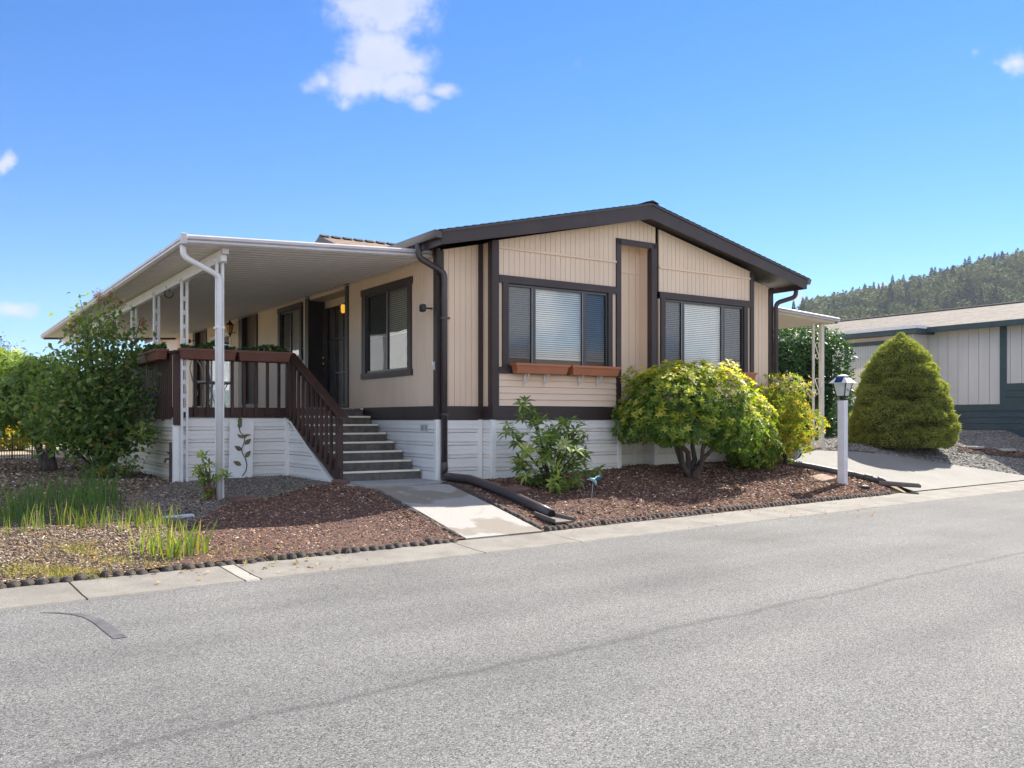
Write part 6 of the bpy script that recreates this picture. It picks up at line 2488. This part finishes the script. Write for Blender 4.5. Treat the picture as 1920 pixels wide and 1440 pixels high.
# ================================================================== NEIGHBOUR'S HOME
NU, NZ0 = 18.2, 1.0
nb_ = empty('neighbour_home', H(NU, 1, NZ0), AH, label='pale grey home with dark teal trim behind the cone tree', cat='house')
NV0, NV1 = -9.0, 6.6
NE = 4.03
hb('wall', CREAM, nb_, (NU + .05, NU + 7.2, NV0, NV1 + 6, NZ0 - .2, NE + .1))
k_ = 0
v = 1.17
segs = []
for (a, b_, z0) in ((1.17, NV1 + 5, 1.80), (NV0, 1.00, 2.36)):
    x_ = a
    while x_ < b_ - .05:
        x2 = min(x_ + .30, b_)
        segs.append((x_, x2, z0))
        x_ = x2
for (x_, x2, z0) in segs:
    hb('siding_board', CREAM, nb_, (NU, NU + .049, x_ + .006, x2 - .006, z0, NE))
hb('siding_backing', mat('grey_groove', (.28, .26, .235), .8), nb_, (NU + .03, NU + .0495, NV0, NV1 + 5, 1.72, NE))
hb('corner_board', TEAL, nb_, (NU - .03, NU - .001, 1.0, 1.17, 1.72, NE))
hb('base_band', TEAL, nb_, (NU - .034, NU - .0005, NV0, NV1 + 5, 1.62, 1.80))
for k in range(3):
    hb('lower_board', TEAL, nb_, (NU - .028, NU - .001, NV0, 1.0, 1.80 + .185 * k, 1.80 + .185 * (k + 1) - .012))
for k in range(4):
    z1 = 1.62 - k * .175
    skb = MB(FH)
    skb.hexa([(NU - .035, NV0, z1 - .17), (NU - .035, NV1 + 5, z1 - .17), (NU + .02, NV1 + 5, z1 - .17), (NU + .02, NV0, z1 - .17), (NU - .012, NV0, z1 - .006), (NU - .012, NV1 + 5, z1 - .006), (NU + .02, NV1 + 5, z1 - .006), (NU + .02, NV0, z1 - .006)])
    build('skirting_panel', skb, TEALS, parent=nb_)
# roof
mb = MB(FH)
ru_, rz_ = NU + 3.6, 4.99
mb.add([(NU - .4, NV0 - .4, NE + .02), (NU - .4, NV1 + 6.4, NE + .02), (ru_, NV1 + 6.4, rz_), (ru_, NV0 - .4, rz_), (NU - .4, NV0 - .4, NE - .06), (NU - .4, NV1 + 6.4, NE - .06), (ru_, NV1 + 6.4, rz_ - .1), (ru_, NV0 - .4, rz_ - .1)], [(0, 3, 2, 1), (4, 5, 6, 7), (0, 1, 5, 4), (1, 2, 6, 5), (2, 3, 7, 6), (3, 0, 4, 7)])
o = build('roof', mb, SHINGG, parent=nb_)
uv = o.data.uv_layers.new(name='UVMap')
for lpp in o.data.loops:
    co = o.data.vertices[lpp.vertex_index].co
    uv.data[lpp.index].uv = (co.y, co.x * 1.02)
mb = MB(FH)
mb.add([(ru_, NV0 - .4, rz_), (ru_, NV1 + 6.4, rz_), (ru_ + 4, NV1 + 6.4, NE + .1), (ru_ + 4, NV0 - .4, NE + .1), (ru_, NV0 - .4, rz_ - .1), (ru_, NV1 + 6.4, rz_ - .1), (ru_ + 4, NV1 + 6.4, NE), (ru_ + 4, NV0 - .4, NE)], [(0, 3, 2, 1), (4, 5, 6, 7), (0, 1, 5, 4), (1, 2, 6, 5), (2, 3, 7, 6), (3, 0, 4, 7)])
build('roof', mb, SHINGG, parent=nb_)
hb('fascia_board', TEAL, nb_, (NU - .43, NU - .4, NV0 - .4, NV1 + 6.4, NE - .13, NE + .015))
hb('soffit', TEAL, nb_, (NU - .39, NU - .002, NV0 - .4, NV1 + 6.4, NE - .10, NE - .08))
hb('ridge_cap', mat('pale_ridge', (.40, .37, .33), .9), nb_, (ru_ - .12, ru_ + .12, NV0 - .4, NV1 + 6.4, rz_ - .0, rz_ + .035))
# box bay with a window
BUv0, BUv1 = 3.30, 6.3
bay = hb('bay', CREAM, nb_, (17.6, NU - .002, BUv0, BUv1, 1.80, 3.9))
for k in range(9):
    a = BUv0 + .02 + k * .33
    if 4.2 < a + .16 < 5.65:
        hb('siding_board', CREAM, bay, (17.575, 17.599, a, a + .318, 1.82, 2.12))
    else:
        hb('siding_board', CREAM, bay, (17.575, 17.599, a, a + .318, 1.82, 3.86))
hb('bay_roof', WHITEM, bay, (17.25, NU - .001, BUv0 - .25, BUv1 + .25, 4.0, 4.09))
hb('bay_fascia', TEAL, bay, (17.28, NU - .001, BUv0 - .22, BUv1 + .22, 3.86, 3.999))
hb('bay_base', TEAL, bay, (17.56, NU - .001, BUv0 - .01, BUv1, 1.58, 1.80))
hb('bay_skirting', TEALS, bay, (17.59, NU - .001, BUv0, BUv1, .8, 1.579))
wz0, wz1, wv0, wv1 = 2.28, 3.62, 4.35, 5.55
wf = hb('window', TEAL, bay, (17.555, 17.60, wv0 - .12, wv0, wz0 - .12, wz1 + .12), (17.555, 17.60, wv1, wv1 + .12, wz0 - .12, wz1 + .12), (17.555, 17.60, wv0, wv1, wz1, wz1 + .12), (17.555, 17.60, wv0, wv1, wz0 - .12, wz0))
hb('pane', GLASS, wf, (17.572, 17.576, wv0, wv1, wz0, wz1))
mb = MB(FH)
for k in range(14):
    a = wv0 + .02 + k * .083
    mb.hexa([(17.585, a, wz0), (17.597, a + .07, wz0), (17.599, a + .07, wz0), (17.587, a, wz0), (17.585, a, wz1), (17.597, a + .07, wz1), (17.599, a + .07, wz1), (17.587, a, wz1)])
build('vertical_blind', mb, BLIND, parent=wf)
hb('white_post', WHITEM, bay, (17.57, 17.598, 4.10, 4.17, 2.2, 3.7))

# ================================================================== HOMES ACROSS THE STREET (behind the camera, mirrored in the windows)
for i, (t0, lb) in enumerate(((-16, 'cream home across the street behind the camera, left of the three'), (2, 'white home across the street directly behind the camera'), (20, 'pale home across the street behind the camera, right of the three'))):
    o0 = T2W(t0 + 6, -18)
    root = empty('opposite_home', o0, AT, label=lb, cat='house', group='homes across the street')
    mb = MB(FT)
    mb.box(t0, t0 + 14, -24, -16.5, 0, 3.3)
    build('wall', mb, mat('cream_painted_wall', (.78, .74, .66), .7, .05, 2.), parent=root)
    for k in range(3):
        mb = MB(FT)
        mb.box(t0 + 1.6 + 4.2 * k, t0 + 3.4 + 4.2 * k, -16.52, -16.46, 1.5, 2.7)
        build('window', mb, BRONZE, parent=root)
    mb = MB(FT)
    mb.prism([(t0 - .5, -16.1, 3.25), (t0 - .5, -20.25, 4.6), (t0 - .5, -24.4, 3.25)], (15, 0, 0))
    build('roof', mb, mat('tan_roof', (.42, .34, .26), .9, .15, 3.), parent=root)
mb = MB(FT)
mb.add([(-40, -16.4, .05), (50, -16.4, .05), (50, -11.01, .02), (-40, -11.01, .02)], [(0, 1, 2, 3)])
build('pavement', mb, CONCD, kind='structure')

# ================================================================== WOODED HILL
hill_px = [(1380, 640), (1440, 612), (1490, 592), (1530, 586), (1575, 578), (1625, 566), (1680, 552), (1740, 541), (1800, 524), (1860, 508), (1920, 496), (2000, 480), (2120, 462), (2300, 450)]
HD = 950.0
xs_ = np.array([h[0] for h in hill_px], float)
ys_ = np.array([h[1] for h in hill_px], float)
gx = np.linspace(1380, 2300, 60)
rows = []
for (d, k) in ((430, 0.), (560, .22), (700, .52), (830, .80), (950, 1.), (1150, .92), (1500, .5), (1900, 0)):
    crest = HC + (HOR - np.interp(gx, xs_, ys_)) / F_PX * HD
    rows.append(np.stack([(gx - CX) / F_PX * d, np.full(60, d), -.2 + crest * k], 1))
v = np.concatenate(rows)
i = (np.arange(7)[:, None] * 60 + np.arange(59)[None]).ravel()
tag(link('hillside', fastmesh('hillside', v, np.stack([i, i + 1, i + 61, i + 60], 1), HILLM, smooth=True)), kind='structure')


def far_conifer(seed):
    g = np.random.default_rng(seed)
    P, A, T_ = [], [], []
    for k in range(230):
        z = g.uniform(.12, 1)
        r = (1 - z) ** .85 * .19 * g.uniform(.5, 1.15) + .008
        a = g.uniform(0, 6.28)
        P.append([r * .25 * math.cos(a), r * .25 * math.sin(a), z])
        A.append([math.cos(a), math.sin(a), -.35])
        T_.append((r, g.random()))
    P, A = np.array(P), np.array(A)
    L_ = np.array([q[0] for q in T_]) + .02
    v, f = leaf_arrays(P, A, unit(np.stack([A[:, 0] * .3, A[:, 1] * .3, np.ones(len(P))], 1)), L_, L_ * .7 + .02, .25, .25)
    return fastmesh('conifer', v, f, FARCON, np.repeat([q[1] for q in T_], 5))


def far_round(seed):
    g = np.random.default_rng(seed)
    P, A, f_ = shell_points(300, (0, 0, .58), (.42, .42, .40), .3, .5, -.8, seed)
    n_ = len(P)
    v, f = leaf_arrays(P - A * .05, unit(g.normal(0, 1, (n_, 3))), unit(A + g.normal(0, .35, (n_, 3))), g.uniform(.12, .2, n_), g.uniform(.10, .17, n_), .1, .1)
    return fastmesh('broadleaf', v, f, FARBRO, np.repeat(np.clip(.45 + g.normal(0, .2, n_), 0, 1), 5))


FC = [far_conifer(s_) for s_ in (1, 2, 3)]
FRD = [far_round(s_) for s_ in (4, 5, 6)]
g = np.random.default_rng(12)


def hill_z(px, d):
    crest = HC + (HOR - np.interp(px, xs_, ys_)) / F_PX * HD
    return -.2 + crest * np.interp(d, (430, 560, 700, 830, 950, 1150), (0., .22, .52, .80, 1., .92))


nc = 0
for j in range(295):
    px = 1505 + 430 * (j * .618034 % 1.0)
    d = g.uniform(690, 930) if j % 3 else g.uniform(900, 965)
    con = g.random() < (.14 + .26 * (px > 1640))
    me = (FC if con else FRD)[int(g.integers(3))]
    o = link('conifer_tree' if con else 'broadleaf_tree', me, origin=Vector(((px - CX) / F_PX * d, d, hill_z(px, d) - 1.)), rz=g.uniform(0, 6))
    h_ = g.uniform(12, 26) if con else g.uniform(12, 19)
    wd = g.uniform(.9, 1.25) * h_ * (1.1 if con else 1.0)
    o.scale = (wd, wd, h_)
    if con:
        tag(o, 'dark pointed conifer on the wooded hill at the right', 'tree', 'conifers on the far hill')
    else:
        tag(o, 'rounded pale green broadleaf tree on the wooded hill at the right', 'tree', 'broadleaf trees on the far hill')
for (px, py, lb) in ((1488, 562, 'left of two lone spruces above the carport awning'), (1505, 556, 'right of two lone spruces above the carport awning')):
    d = 620.
    top = atd(px, py, d)
    zb = -.5
    o = link('conifer_tree', FC[0], origin=Vector((top.x, top.y, zb + 45)), rz=px)
    h_ = top.z - zb - 45
    o.scale = (h_ * 1.3, h_ * 1.3, h_)
    o.location.z = top.z - 22
    o.scale = (20, 20, 22)
    tag(o, lb, 'tree')

# ================================================================== HAZE
mb = MB()
mb.box(-1500, 2200, -900, 2400, -2.5, 330)
m_, nt_, out_ = nodes_of('thin_summer_haze')
pv = N(nt_, 'ShaderNodeVolumePrincipled')
pv.inputs['Color'].default_value = (.80, .88, 1, 1)
pv.inputs['Density'].default_value = .00010
pv.inputs['Anisotropy'].default_value = .2
nt_.links.new(pv.outputs[0], out_.inputs['Volume'])
build('haze', mb, m_, kind='stuff')
